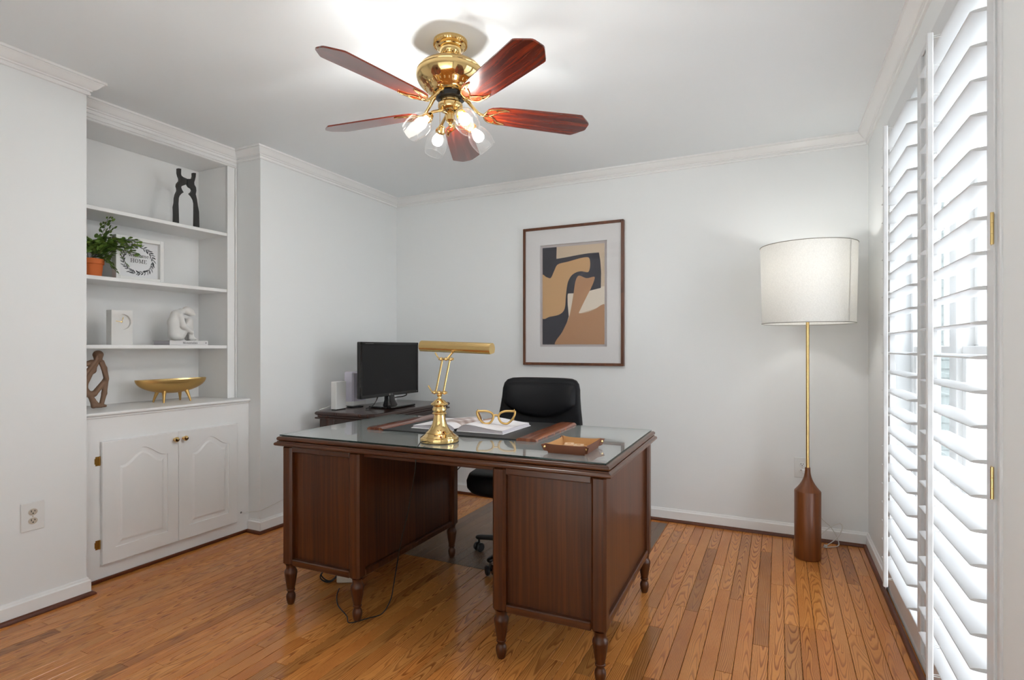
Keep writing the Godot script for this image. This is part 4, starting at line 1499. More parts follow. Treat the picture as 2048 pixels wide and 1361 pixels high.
# ---------------------------------------------------------------- floor lamp
func build_floor_lamp():
	var t = thing("floor_lamp", "tall floor lamp with white drum shade, brass pole and round teak base", "floor lamp", Vector3(0.143, 0, -3.497))
	var b = MB.new()
	var prof = [Vector2(0.0, 0.001), Vector2(0.063, 0.001), Vector2(0.0655, 0.0035), Vector2(0.067, 0.010), Vector2(0.067, 0.374), Vector2(0.0655, 0.377)]
	for i in 13:
		var q = i / 12.0
		prof.append(Vector2(0.0135 + 0.0505 * pow(1.0 - q, 2.3), 0.379 + 0.124 * q))
	prof.append(Vector2(0.0125, 0.506))
	prof.append(Vector2(0.0, 0.506))
	b.lathe(prof, 56)
	obj("base", b, M["teak"], t)
	b = MB.new()
	b.lathe([Vector2(0.0088, 0.500), Vector2(0.0088, 1.50), Vector2(0.006, 1.502), Vector2(0.006, 1.56), Vector2(0.0, 1.56)], 20)
	obj("pole", b, M["brass_satin"], t)
	b = MB.new()
	b.lathe([Vector2(0.233, 1.309), Vector2(0.242, 1.741)], 72)
	var sh = obj("lamp_shade", b, M["lamp_fabric"], t)
	b = MB.new()
	for e in [[0.2333, 1.309], [0.2423, 1.741]]:
		var ring = []
		for i in 72:
			var a = TAU * i / 72
			ring.append(Vector3(cos(a) * e[0], e[1], sin(a) * e[0]))
		b.tube(ring, 0.0022, 6, true)
	obj("shade_rim", b, M["shade_rim"], sh)
	# the sewn overlap of the fabric, to the right as seen from the door
	b = MB.new()
	var va = deg_to_rad(38.0)
	var rows = []
	for j in 2:
		var row = []
		for i in 5:
			var a = va + 0.010 * (i - 2)
			var r = (0.2345 if j == 0 else 0.2435)
			row.append(Vector3(cos(a) * r, 1.310 if j == 0 else 1.740, sin(a) * r))
		rows.append(row)
	b.sheet(rows, false, false, Vector3(cos(va), 0, sin(va)))
	obj("seam", b, M["lamp_fabric"], sh)
	b = MB.new()
	for k in 3:
		var a = TAU * k / 3 + 0.4
		b.tube([Vector3(cos(a) * 0.012, 1.69, sin(a) * 0.012), Vector3(cos(a) * 0.2405, 1.738, sin(a) * 0.2405)], 0.0016, 6)
	b.tube(smooth_path([Vector3(0.006, 1.50, 0), Vector3(0.05, 1.54, 0), Vector3(0.055, 1.62, 0), Vector3(0.0, 1.69, 0)], 5), 0.0016, 6)
	b.tube(smooth_path([Vector3(-0.006, 1.50, 0), Vector3(-0.05, 1.54, 0), Vector3(-0.055, 1.62, 0), Vector3(0.0, 1.69, 0)], 5), 0.0016, 6)
	obj("harp", b, M["brass_satin"], t)
	b = MB.new()
	b.lathe([Vector2(0.012, 1.555), Vector2(0.014, 1.575), Vector2(0.024, 1.595), Vector2(0.029, 1.615), Vector2(0.027, 1.635), Vector2(0.018, 1.650), Vector2(0.0, 1.656)], 24)
	obj("light_bulb", b, M["bulb_glow"], t)
	lamp("bulb_light", t, Vector3(0, 1.610, 0), FLOOR_LAMP, 0.028, rgb(250, 252, 252))

# ---------------------------------------------------------------- framed abstract print
func fill_poly(im, pts, col):
	var w = im.get_width()
	var h = im.get_height()
	for y in h:
		var xs = []
		var m = pts.size()
		for i in m:
			var a = pts[i]
			var b = pts[(i + 1) % m]
			if (a.y <= y + 0.5) != (b.y <= y + 0.5):
				xs.append(a.x + (y + 0.5 - a.y) / (b.y - a.y) * (b.x - a.x))
		xs.sort()
		for i in xs.size() / 2:
			var x0 = clampi(int(round(xs[i * 2])), 0, w)
			var x1 = clampi(int(round(xs[i * 2 + 1])), 0, w)
			if x1 > x0: im.fill_rect(Rect2i(x0, y, x1 - x0, 1), col)

func art_picture():
	var W = 508
	var H = 800
	var im = Image.create(W, H, false, Image.FORMAT_RGB8)
	im.fill(rgb(204, 184, 160))
	var P = func(list):
		var out = []
		for i in list.size() / 2:
			var u = (list[i * 2] - 235.0) / 506.0
			var yt = 322.0 - 37.0 * u
			out.append(Vector2(u * W, (list[i * 2 + 1] - yt) / (1110.0 - yt) * H))
		return out
	var navy = rgb(40, 40, 52)
	var tan_ = rgb(200, 160, 114)
	var deep = rgb(178, 134, 98)
	var cream = rgb(224, 212, 196)
	fill_poly(im, P.call([450, 692, 560, 660, 745, 636, 745, 793, 540, 858, 470, 890, 440, 860]), cream)
	fill_poly(im, P.call([233, 315, 355, 310, 352, 410, 420, 400, 540, 378, 620, 366, 697, 361, 708, 430, 714, 520, 712, 650, 625, 672, 560, 690, 450, 694, 444, 710, 446, 780, 455, 880, 440, 930, 400, 1010, 345, 1115, 230, 1115, 230, 560]), navy)
	var left = smooth_ring(PackedVector2Array(P.call([225, 560, 270, 560, 305, 565, 335, 505, 365, 455, 450, 433, 540, 408, 600, 398, 622, 410, 628, 450, 624, 495, 608, 521, 560, 513, 520, 520, 480, 545, 452, 590, 440, 640, 431, 720, 425, 800, 408, 842, 370, 868, 300, 882, 225, 878])), 4)
	fill_poly(im, left, tan_)
	var low = smooth_ring(PackedVector2Array(P.call([545, 549, 600, 570, 655, 558, 663, 575, 640, 640, 600, 720, 552, 820, 540, 856, 600, 848, 660, 826, 750, 790, 750, 1000, 750, 1120, 600, 1122, 345, 1120, 400, 1010, 440, 930, 462, 870, 480, 780, 496, 680, 508, 600, 524, 560])), 4)
	fill_poly(im, low, deep)
	# brushed hatching where the dark band bends
	var rng = RandomNumberGenerator.new()
	rng.seed = 4
	for k in 80:
		var f = k / 80.0
		var c = P.call([lerpf(455, 575, f), lerpf(640, 528, pow(f, 0.55))])[0]
		for s in 26:
			var q = c + Vector2(rng.randf_range(2, 24), rng.randf_range(-4, 20)).rotated(-f * 1.2)
			if q.x > 0 and q.x < W and q.y > 0 and q.y < H and im.get_pixel(int(q.x), int(q.y)).r < 0.22 and rng.randf() < 0.55:
				im.set_pixel(int(q.x), int(q.y), rgb(88, 86, 94))
	var nz = noise(91, 0.3, 2)
	for y in H:
		for x in W:
			var c = im.get_pixel(x, y)
			var t = 1.0 + 0.03 * nz.get_noise_2d(x, y)
			im.set_pixel(x, y, Color(c.r * t, c.g * t, c.b * t))
	return tex(im)

func build_art():
	var x0 = -1.748
	var x1 = -0.977
	var y0 = 1.045
	var y1 = 2.072
	var t = thing("framed_art", "framed abstract print of tan and navy shapes on the back wall", "picture", Vector3((x0 + x1) / 2, (y0 + y1) / 2, ZB))
	var w = x1 - x0
	var h = y1 - y0
	var fw = 0.019
	var fd = 0.032
	for s in [-1.0, 1.0]:
		obj("frame_side", one_box(Vector3(s * (w / 2 - fw / 2), 0, fd / 2 + 0.002), Vector3(fw, h, fd), 0.002), M["frame_wood"], t)
		obj("frame_side", one_box(Vector3(0, s * (h / 2 - fw / 2), fd / 2 + 0.002), Vector3(w - fw * 2, fw, fd - 0.0004), 0.002), M["frame_wood"], t)
	var ix = w / 2 - fw
	var iy = h / 2 - fw
	var wx0 = -1.614 - t.position.x
	var wx1 = -1.099 - t.position.x
	var wy0 = 1.181 - t.position.y
	var wy1 = 1.938 - t.position.y
	var mb = MB.new()
	var z = 0.022
	mb.quad(Vector3(-ix, -iy, z), Vector3(wx0, -iy, z), Vector3(wx0, iy, z), Vector3(-ix, iy, z), Vector3.BACK)
	mb.quad(Vector3(wx1, -iy, z), Vector3(ix, -iy, z), Vector3(ix, iy, z), Vector3(wx1, iy, z), Vector3.BACK)
	mb.quad(Vector3(wx0, -iy, z), Vector3(wx1, -iy, z), Vector3(wx1, wy0, z), Vector3(wx0, wy0, z), Vector3.BACK)
	mb.quad(Vector3(wx0, wy1, z), Vector3(wx1, wy1, z), Vector3(wx1, iy, z), Vector3(wx0, iy, z), Vector3.BACK)
	var q = [Vector2(wx0, wy0), Vector2(wx1, wy0), Vector2(wx1, wy1), Vector2(wx0, wy1)]
	var nn = [Vector3.UP, Vector3.LEFT, Vector3.DOWN, Vector3.RIGHT]
	for i in 4:
		var j = (i + 1) % 4
		mb.quad(Vector3(q[i].x, q[i].y, z), Vector3(q[j].x, q[j].y, z), Vector3(q[j].x, q[j].y, 0.008), Vector3(q[i].x, q[i].y, 0.008), nn[i])
	obj("mat_board", mb, M["mat_board"], t)
	obj("backing_board", one_box(Vector3((wx0 + wx1) / 2, (wy0 + wy1) / 2, 0.0055), Vector3(wx1 - wx0 + 0.01, wy1 - wy0 + 0.01, 0.005)), M["mat_bevel"], t)
	var pm = mat("art_print", Color.WHITE, 0.55)
	pm.albedo_texture = art_picture()
	var pr = MB.new()
	var px0 = wx0 + 0.019
	var px1 = wx1 - 0.019
	var py0 = wy0 + 0.017
	var py1 = wy1 - 0.019
	pr.box(Vector3((px0 + px1) / 2, (py0 + py1) / 2, 0.011), Vector3(px1 - px0, py1 - py0, 0.005))
	var o = obj("print_mount", pr, M["paper"], t)
	var pf = MB.new()
	pf.quad(Vector3(px0, py0, 0.0137), Vector3(px1, py0, 0.0137), Vector3(px1, py1, 0.0137), Vector3(px0, py1, 0.0137), Vector3.BACK, Vector2(0, 1), Vector2(1, 1), Vector2(1, 0), Vector2(0, 0))
	obj("print", pf, pm, o)
	var gl = MB.new()
	gl.quad(Vector3(-ix, -iy, 0.0275), Vector3(ix, -iy, 0.0275), Vector3(ix, iy, 0.0275), Vector3(-ix, iy, 0.0275), Vector3.BACK)
	obj("picture_glass", gl, M["clear_glass"], t)

# ---------------------------------------------------------------- things on the two desks
func join(mb, o):
	mb.v.append_array(o.v)
	mb.n.append_array(o.n)
	mb.uv.append_array(o.uv)
	mb.col.append_array(o.col)

func lettering(called, text, size, parent, at, basis, mt, serif = true, italic = false, bold = false, depth = 0.0006):
	var f = SystemFont.new()
	f.font_names = PackedStringArray(["Droid Serif" if serif else "Droid Sans"])
	f.font_italic = italic
	f.font_weight = 700 if bold else 400
	var tm = TextMesh.new()
	tm.text = text
	tm.font = f
	tm.font_size = 48
	tm.pixel_size = size / 48.0
	tm.depth = depth
	var o = MeshInstance3D.new()
	o.name = called
	o.mesh = tm
	o.material_override = mt
	parent.add_child(o, true)
	o.transform = Transform3D(basis, at)
	return o

func build_desk_things():
	var gy = 0.7762
	# ---- blotter with burl side rails
	var pad = thing("desk_blotter", "black leather desk blotter with burl wood rails at both ends", "desk pad", Vector3(-1.370, gy, -2.405), 0.026)
	obj("leather_pad", one_box(Vector3(0, 0.0025, 0), Vector3(0.86, 0.005, 0.545), 0.0012), M["pad_leather"], pad)
	for s in [-1.0, 1.0]:
		var r = MB.new()
		r.prism(PackedVector2Array([Vector2(-0.046, 0.0), Vector2(-0.046, 0.006), Vector2(-0.036, 0.0125), Vector2(0.036, 0.0125), Vector2(0.046, 0.006), Vector2(0.046, 0.0)]), 0.555, Transform3D(Basis.IDENTITY, Vector3(s * 0.396, 0.0002, -0.2775)))
		obj("end_rail", r, M["burl"], pad)
	# ---- open book
	var bk = thing("open_book", "large open book of white pages lying on the blotter", "book", Vector3(-1.368, gy + 0.0052, -2.378), 0.01)
	var cov = MB.new()
	cov.box(Vector3(-0.128, 0.0015, 0), Vector3(0.248, 0.003, 0.318), 0.001)
	cov.box(Vector3(0.126, 0.0015, 0), Vector3(0.244, 0.003, 0.318), 0.001)
	obj("cover", cov, M["paper"], bk)
	var spine = MB.new()
	spine.tube([Vector3(-0.003, 0.006, -0.159), Vector3(-0.003, 0.006, 0.159)], 0.0055, 10)
	obj("spine", spine, M["pad_leather"], bk)
	for s in [-1.0, 1.0]:
		var blk = MB.new()
		var hgt = 0.026 if s < 0 else 0.031
		var wid = 0.243 if s < 0 else 0.240
		var topc = []
		for i in 19:
			var q = i / 18.0
			var y = 0.004 + hgt * (pow(sin(minf(q / 0.22, 1.0) * PI / 2), 1.0) * (1.0 - 0.62 * smoothstep(0.16, 1.0, q)))
			topc.append(Vector2(q * wid, y))
		var poly = PackedVector2Array()
		for p in topc: poly.append(Vector2(s * p.x, p.y))
		poly.append(Vector2(s * (wid + 0.004), 0.0032))
		poly.append(Vector2(s * 0.001, 0.0032))
		blk.prism(poly, 0.304, Transform3D(Basis.IDENTITY, Vector3(0, 0, -0.152)))
		obj("page_block", blk, M["page_edge"], bk)
		var pg = MB.new()
		var rows = []
		for j in 2:
			var row = []
			for i in 19:
				row.append(Vector3(s * topc[i].x, topc[i].y + 0.0006, -0.153 if j == 0 else 0.153))
			rows.append(row)
		pg.sheet(rows, false, false, Vector3.UP)
		var im = Image.create(160, 200, false, Image.FORMAT_RGB8)
		im.fill(rgb(240, 238, 241))
		if s < 0:
			for y in 200:
				for x in 160:
					if x > 6 and x < 120 and y > 10 and y < 150:
						var k = 0.5 + 0.5 * sin(x * 0.13 + y * 0.05) * cos(y * 0.09)
						im.set_pixel(x, y, rgb(150, 128, 120).lerp(rgb(222, 214, 214), k))
		else:
			for y in 200:
				for x in 160:
					var e = Vector2((x - 26) / 22.0, (y - 60) / 52.0).length()
					if e < 1.0: im.set_pixel(x, y, rgb(138, 88, 66).lerp(rgb(190, 150, 130), e))
			for l in 5: im.fill_rect(Rect2i(70, 120 + l * 9, 60, 2), rgb(205, 203, 206))
		var pm = mat("page_print_%d" % (1 if s < 0 else 2), Color.WHITE, 0.5)
		pm.albedo_texture = tex(im)
		obj("page", pg, pm, bk)
	# ---- gold cat-eye spectacles standing on the book
	var sp = thing("spectacles", "gold cat-eye spectacles ornament standing on the open book", "spectacles", Vector3(-1.213, gy + 0.0318, -2.335), 0.42)
	var rim = [Vector2(0.012, 0.036), Vector2(0.020, 0.054), Vector2(0.042, 0.063), Vector2(0.070, 0.064), Vector2(0.088, 0.062), Vector2(0.090, 0.050), Vector2(0.080, 0.028), Vector2(0.060, 0.008), Vector2(0.044, 0.0045), Vector2(0.024, 0.012)]
	var tilt = 0.16
	for s in [-1.0, 1.0]:
		var pts = []
		for p in smooth_ring(PackedVector2Array(rim), 4): pts.append(Vector3(s * p.x, p.y * cos(tilt), -p.y * sin(tilt)))
		var mb = MB.new()
		mb.tube(pts, 0.0052, 8, true)
		obj("rim", mb, M["gold_cast"], sp)
		mb = MB.new()
		mb.tube(smooth_path([Vector3(s * 0.089, 0.058, -0.010), Vector3(s * 0.093, 0.062, -0.016), Vector3(s * 0.090, 0.050, -0.07), Vector3(s * 0.082, 0.018, -0.115), Vector3(s * 0.080, 0.005, -0.125)], 5), 0.0032, 8)
		obj("temple", mb, M["gold_cast"], sp)
		mb = MB.new()
		mb.lathe([Vector2(0.0, 0.0), Vector2(0.0035, 0.003), Vector2(0.0025, 0.009), Vector2(0.0, 0.014)], 8, Transform3D(Basis.IDENTITY, Vector3(s * 0.087, 0.060, -0.010)))
		obj("wing_tip", mb, M["gold_cast"], sp)
	var br = MB.new()
	br.tube(smooth_path([Vector3(-0.014, 0.041, -0.0066), Vector3(0, 0.045, -0.007), Vector3(0.014, 0.041, -0.0066)], 4), 0.004, 8)
	obj("bridge", br, M["gold_cast"], sp)
	# ---- leather valet tray
	var tr = thing("valet_tray", "brown leather valet tray with brass snaps on the glass top", "tray", Vector3(-0.719, gy, -2.040), 0.02)
	var hx = 0.072
	var hz = 0.091
	var H = 0.033
	var fl = 0.007
	obj("tray_floor", one_box(Vector3(0, 0.002, 0), Vector3(hx * 2, 0.004, hz * 2)), M["tan_leather"], tr)
	obj("lining", one_box(Vector3(0, 0.0045, 0), Vector3(hx * 2 - 0.006, 0.001, hz * 2 - 0.006)), M["suede"], tr)
	for e in [[1, 0, hx, hz], [-1, 0, hx, hz], [0, 1, hz, hx], [0, -1, hz, hx]]:
		var d = Vector3(e[0], 0, e[1])
		var s = Vector3(-d.z, 0, d.x)
		var half = e[3]
		var outer = MB.new()
		var inner = MB.new()
		var N = 12
		for i in N:
			var pq = []
			for q in [float(i) / N * 2 - 1, float(i + 1) / N * 2 - 1]:
				var ear = pow(absf(q), 10.0) * 0.012
				var top = H + 0.004 * pow(absf(q), 4.0)
				pq.append([d * e[2] + s * (q * half), d * (e[2] + fl + ear * 0.4) + s * (q * (half + fl)) + Vector3.UP * top])
			var n = (d + Vector3.UP * -0.2).normalized()
			outer.quad(pq[0][0], pq[1][0], pq[1][1], pq[0][1], n)
			var th = -d * 0.0022
			inner.quad(pq[0][0] + th, pq[1][0] + th, pq[1][1] + th, pq[0][1] + th, -n)
			outer.quad(pq[0][1], pq[1][1], pq[1][1] + th, pq[0][1] + th, Vector3.UP)
		obj("tray_wall", outer, M["tan_leather"], tr)
		obj("wall_lining", inner, M["suede"], tr)
	for sx in [-1.0, 1.0]:
		for sz in [-1.0, 1.0]:
			var c = Vector3(sx * (hx + 0.002), 0, sz * (hz + 0.002))
			var d = Vector3(sx, 0, sz).normalized()
			var ear = MB.new()
			var tip = c + d * 0.026 + Vector3.UP * (H + 0.001)
			var side = Vector3(-d.z, 0, d.x)
			var P0 = c + Vector3.UP * 0.006
			var P1 = c + d * 0.009 + Vector3.UP * (H + 0.003)
			for w in [-1.0, 1.0]:
				ear.tri(P0 + side * w * 0.0022, P1 + side * w * 0.0022, tip + side * w * 0.002, side * w, side * w, side * w)
				ear.tri(P0 + side * w * 0.0022, tip + side * w * 0.002, c + d * 0.014 + Vector3.UP * 0.010 + side * w * 0.002, side * w, side * w, side * w)
			ear.quad(P1 - side * 0.0022, P1 + side * 0.0022, tip + side * 0.002, tip - side * 0.002, Vector3.UP)
			var pinch = obj("pinched_corner", ear, M["tan_leather"], tr)
			var sn = MB.new()
			for w in [-1.0, 1.0]:
				var ax = side * w
				var bs = Basis(ax.cross(Vector3.UP), ax, Vector3.UP)
				sn.lathe([Vector2(0.0052, 0.0), Vector2(0.0048, 0.0014), Vector2(0.003, 0.0024), Vector2(0.0, 0.0027)], 14, Transform3D(bs, c + d * 0.0125 + Vector3.UP * 0.024 + ax * 0.002))
			obj("snap", sn, M["brass_satin"], pinch)
	for k in 2:
		var b = thing("wooden_block", ["small pale wooden block at the left inside the leather tray", "small pale wooden block at the right inside the leather tray"][k], "block", Vector3(-0.742 + k * 0.043, gy + 0.0052, -2.052 + k * 0.012), 0.3 - k * 0.1, "blocks in the valet tray")
		obj("block", one_box(Vector3(0, 0.0085, 0), Vector3(0.038, 0.017, 0.046), 0.002), M["pale_wood"], b)
		obj("engraving", one_box(Vector3(0, 0.0171, 0), Vector3(0.014, 0.0004, 0.018)), M["suede"], b)
	# ---- piano lamp
	var pl = thing("piano_lamp", "polished brass piano lamp with long tube shade at desk front", "desk lamp", Vector3(-1.295, gy, -1.975), 0.0)
	var B = M["brass"]
	var mb = MB.new()
	mb.lathe([Vector2(0.0, 0.0), Vector2(0.080, 0.0), Vector2(0.0815, 0.002), Vector2(0.0815, 0.018), Vector2(0.080, 0.021), Vector2(0.074, 0.0235), Vector2(0.0735, 0.026), Vector2(0.066, 0.031), Vector2(0.058, 0.037), Vector2(0.0565, 0.0385), Vector2(0.0575, 0.0405), Vector2(0.055, 0.043), Vector2(0.047, 0.0495), Vector2(0.0405, 0.057), Vector2(0.034, 0.068), Vector2(0.029, 0.082), Vector2(0.0255, 0.098), Vector2(0.0235, 0.113), Vector2(0.0235, 0.115), Vector2(0.0295, 0.1165), Vector2(0.0305, 0.120), Vector2(0.029, 0.1235), Vector2(0.0255, 0.126), Vector2(0.0265, 0.130), Vector2(0.030, 0.134), Vector2(0.030, 0.140), Vector2(0.027, 0.145), Vector2(0.0255, 0.149), Vector2(0.0275, 0.152), Vector2(0.034, 0.155), Vector2(0.0375, 0.159), Vector2(0.036, 0.163), Vector2(0.028, 0.168), Vector2(0.023, 0.174), Vector2(0.014, 0.179), Vector2(0.008, 0.184), Vector2(0.0075, 0.190), Vector2(0.011, 0.195), Vector2(0.0115, 0.199), Vector2(0.008, 0.203), Vector2(0.0, 0.204)], 64)
	obj("base", mb, B, pl)
	mb = MB.new()
	mb.lathe([Vector2(0.081, -0.0006), Vector2(0.0822, 0.0), Vector2(0.0822, 0.0022), Vector2(0.0815, 0.0024)], 48)
	obj("felt_ring", mb, M["cord_black"], pl)
	var lean = -0.052
	for e in [[0.208, 0.0], [0.349, lean]]:
		mb = MB.new()
		mb.tube([Vector3(-0.036, e[0], e[1]), Vector3(0.036, e[0], e[1])], 0.0055, 12)
		for x in [-0.025, 0.0, 0.025]:
			mb.lathe([Vector2(0.0, -0.007), Vector2(0.006, -0.006), Vector2(0.0085, 0.0), Vector2(0.006, 0.006), Vector2(0.0, 0.007)], 14, Transform3D(Basis(Vector3.BACK, PI / 2), Vector3(x, e[0], e[1])))
		var bar = obj("joint_bar", mb, B, pl)
		mb = MB.new()
		mb.tube(smooth_path([Vector3(-0.034, e[0], e[1]), Vector3(-0.044, e[0] + 0.010, e[1]), Vector3(-0.055, e[0] + 0.028, e[1] + 0.002)], 4), [0.0028, 0.0028, 0.003, 0.003, 0.0032, 0.0034, 0.0036, 0.0038, 0.003], 8)
		obj("wing_screw", mb, B, bar)
	for x in [-0.0185, 0.0195]:
		mb = MB.new()
		mb.tube([Vector3(x, 0.208, 0.0), Vector3(x, 0.349, lean)], 0.0043, 12)
		obj("arm", mb, B, pl)
	mb = MB.new()
	mb.tube(smooth_path([Vector3(0.004, 0.349, lean), Vector3(0.008, 0.368, lean - 0.025), Vector3(0.010, 0.386, lean - 0.046)], 4), 0.0042, 10)
	mb.lathe([Vector2(0.0, -0.008), Vector2(0.007, -0.004), Vector2(0.007, 0.004), Vector2(0.0, 0.008)], 12, Transform3D(Basis(Vector3.RIGHT, -0.8), Vector3(0.010, 0.380, lean - 0.036)))
	obj("neck", mb, B, pl)
	var sh = MB.new()      # tube shade, open underneath
	var L = 0.36
	var rows = []
	for i in 25:
		var a = deg_to_rad(-48.0 + 276.0 * i / 24.0)
		rows.append([Vector3(-L / 2, sin(a) * 0.0265, cos(a) * 0.0265), Vector3(L / 2, sin(a) * 0.0265, cos(a) * 0.0265)])
	sh.sheet(rows, false, false, Vector3.UP)
	for e in [-1.0, 1.0]:
		for i in 25:
			var a = rows[i][0 if e < 0 else 1]
			var b = rows[(i + 1) % 25][0 if e < 0 else 1]
			sh.tri(Vector3(e * L / 2, 0, 0), a, b, Vector3(e, 0, 0), Vector3(e, 0, 0), Vector3(e, 0, 0))
	var so = obj("tube_shade", sh, M["brass_satin"], pl)
	so.position = Vector3(0.012, 0.398, -0.112)
	so.rotation.z = -0.035
	so.rotation.x = 0.15
	# its brown cord down to the floor
	var cd = MB.new()
	cd.tube(smooth_path([Vector3(-1.318, gy + 0.010, -1.896), Vector3(-1.316, gy + 0.012, -1.872), Vector3(-1.313, 0.778, -1.848), Vector3(-1.310, 0.755, -1.826), Vector3(-1.309, 0.70, -1.823), Vector3(-1.345, 0.60, -1.85), Vector3(-1.40, 0.47, -1.89), Vector3(-1.45, 0.35, -1.915), Vector3(-1.50, 0.22, -1.95), Vector3(-1.54, 0.12, -1.98), Vector3(-1.56, 0.05, -1.985), Vector3(-1.57, 0.006, -1.94), Vector3(-1.60, 0.0035, -1.885), Vector3(-1.645, 0.0035, -1.818), Vector3(-1.70, 0.0035, -1.86), Vector3(-1.80, 0.0035, -1.915), Vector3(-1.875, 0.0035, -1.985), Vector3(-1.92, 0.006, -2.05)], 6), 0.0024, 7)
	tag(obj("brown_cable", cd, M["cord_black"]), "dark brown lamp cord hanging from desk edge to the floor", "cord")
	# ---- monitor
	var mo = thing("computer_monitor", "black flat computer monitor switched off on the dark side desk", "monitor", Vector3(-2.545, 0.7452, -3.215), 0.012)
	var PL = M["black_plastic"]
	obj("stand_base", one_box(Vector3(0.02, 0.008, -0.02), Vector3(0.20, 0.013, 0.29), 0.004), M["black_gloss"], mo)
	mb = MB.new()
	mb.sheet([superring(Vector3(0.0, 0.013, -0.02), 0.040, 0.060, 0.7, 20), superring(Vector3(-0.005, 0.05, -0.02), 0.026, 0.045, 0.7, 20), superring(Vector3(-0.012, 0.13, -0.02), 0.020, 0.040, 0.7, 20)], true, true)
	obj("stand_neck", mb, M["black_gloss"], mo)
	var sc = Node3D.new()
	sc.name = "display"
	mo.add_child(sc, true)
	sc.position = Vector3(0.022, 0.2755, 0.0)
	var w = 0.665
	var h = 0.385
	obj("casing", one_box(Vector3(-0.014, 0, 0), Vector3(0.030, h, w), 0.005), PL, sc)
	mb = MB.new()
	mb.box(Vector3(-0.045, -0.03, 0), Vector3(0.04, h * 0.62, w * 0.6), 0.015)
	obj("rear_housing", mb, PL, sc)
	mb = MB.new()
	var bz = 0.018
	mb.box(Vector3(0.003, h / 2 - bz / 2, 0), Vector3(0.006, bz, w), 0.002)
	mb.box(Vector3(0.003, -h / 2 + bz * 0.6, 0), Vector3(0.006, bz * 1.2, w), 0.002)
	for s in [-1.0, 1.0]: mb.box(Vector3(0.003, 0, s * (w / 2 - bz / 2)), Vector3(0.006, h, bz), 0.002)
	obj("bezel", mb, M["black_gloss"], sc)
	obj("screen", one_box(Vector3(0.0012, 0, 0), Vector3(0.001, h - 0.03, w - 0.03)), M["screen_off"], sc)
	mb = MB.new()
	mb.lathe([Vector2(0.0068, 0.0), Vector2(0.0068, 0.0006), Vector2(0.0, 0.0006)], 20, Transform3D(Basis(Vector3.BACK, -PI / 2), Vector3(0.006, -h / 2 + 0.0105, 0.022)))
	obj("emblem", mb, M["ink_grey"], sc)
	var face = Basis(Vector3.UP, PI / 2)
	lettering("emblem_letters", "LG", 0.017, sc, Vector3(0.0063, -h / 2 + 0.0105, -0.002), face, M["ink_grey"], false, false, true)
	obj("badge_strip", one_box(Vector3(0.0061, h / 2 - 0.011, w / 2 - 0.090), Vector3(0.0006, 0.0022, 0.085)), M["ink_grey"], sc)
	obj("power_mark", one_box(Vector3(0.0061, -h / 2 + 0.013, -w / 2 + 0.020), Vector3(0.0006, 0.005, 0.010)), M["ink_grey"], sc)
	mb = MB.new()
	mb.tube(smooth_path([Vector3(-0.03, 0.16, -0.14), Vector3(-0.02, 0.10, -0.19), Vector3(0.0, 0.075, -0.22), Vector3(-0.02, 0.060, -0.20), Vector3(-0.04, 0.055, -0.12), Vector3(-0.06, 0.02, -0.06)], 5), 0.004, 7)
	mb.tube(smooth_path([Vector3(-0.03, 0.14, 0.10), Vector3(0.0, 0.07, 0.13), Vector3(-0.01, 0.02, 0.17), Vector3(-0.03, 0.006, 0.21)], 5), 0.003, 7)
	mb.tube(smooth_path([Vector3(-0.03, 0.14, 0.06), Vector3(-0.02, 0.07, 0.10), Vector3(-0.03, 0.02, 0.14), Vector3(-0.05, 0.006, 0.19)], 5), 0.003, 7)
	obj("cable", mb, M["cord_black"], mo)
	# ---- white boxes beside it
	var r1 = thing("wifi_router", "small white box-shaped router at the near end of side desk", "router", Vector3(-2.758, 0.7452, -2.938), 0.03)
	obj("case", one_box(Vector3(0, 0.099, 0), Vector3(0.048, 0.190, 0.100), 0.003), M["white_plastic"], r1)
	obj("foot", one_box(Vector3(0, 0.003, 0), Vector3(0.044, 0.006, 0.094), 0.001), M["slot_dark"], r1)
	var r2 = thing("cable_modem", "taller lavender-white modem standing behind the small white router", "modem", Vector3(-2.776, 0.7452, -3.125), 0.03)
	obj("case", one_box(Vector3(0, 0.133, 0), Vector3(0.084, 0.246, 0.150), 0.010), M["lavender_plastic"], r2)
	obj("lower_case", one_box(Vector3(0.001, 0.030, 0), Vector3(0.0845, 0.042, 0.1505), 0.008), M["white_plastic"], r2)
	mb = MB.new()
	mb.lathe([Vector2(0.0, 0.0), Vector2(0.058, 0.0), Vector2(0.058, 0.006), Vector2(0.030, 0.012), Vector2(0.0, 0.012)], 32)
	obj("foot", mb, M["black_gloss"], r2)
	mb = MB.new()
	mb.lathe([Vector2(0.0028, 0.0), Vector2(0.0028, 0.0008), Vector2(0.0, 0.0008)], 12, Transform3D(Basis(Vector3.BACK, -PI / 2), Vector3(0.042, 0.236, 0.064)))
	obj("status_dot", mb, M["white_plastic"], r2)
	mb = MB.new()
	mb.tube(smooth_path([Vector3(-2.775, 0.775, -2.975), Vector3(-2.80, 0.775, -2.93), Vector3(-2.812, 0.757, -2.86), Vector3(-2.822, 0.750, -2.83), Vector3(-2.834, 0.742, -2.84), Vector3(-2.842, 0.68, -2.86)], 5), 0.003, 7)
	tag(obj("white_cable", mb, M["cord_white"]), "thin white cord trailing from the small router over desk edge", "cord")
	# ---- black headset hook of cables at the far corner of the side desk
	mb = MB.new()
	mb.tube(smooth_path([Vector3(-2.42, 0.10, -3.64), Vector3(-2.27, 0.215, -3.71), Vector3(-2.232, 0.28, -3.73), Vector3(-2.215, 0.36, -3.75), Vector3(-2.22, 0.44, -3.78), Vector3(-2.27, 0.50, -3.79), Vector3(-2.36, 0.55, -3.76)], 6), 0.004, 7)
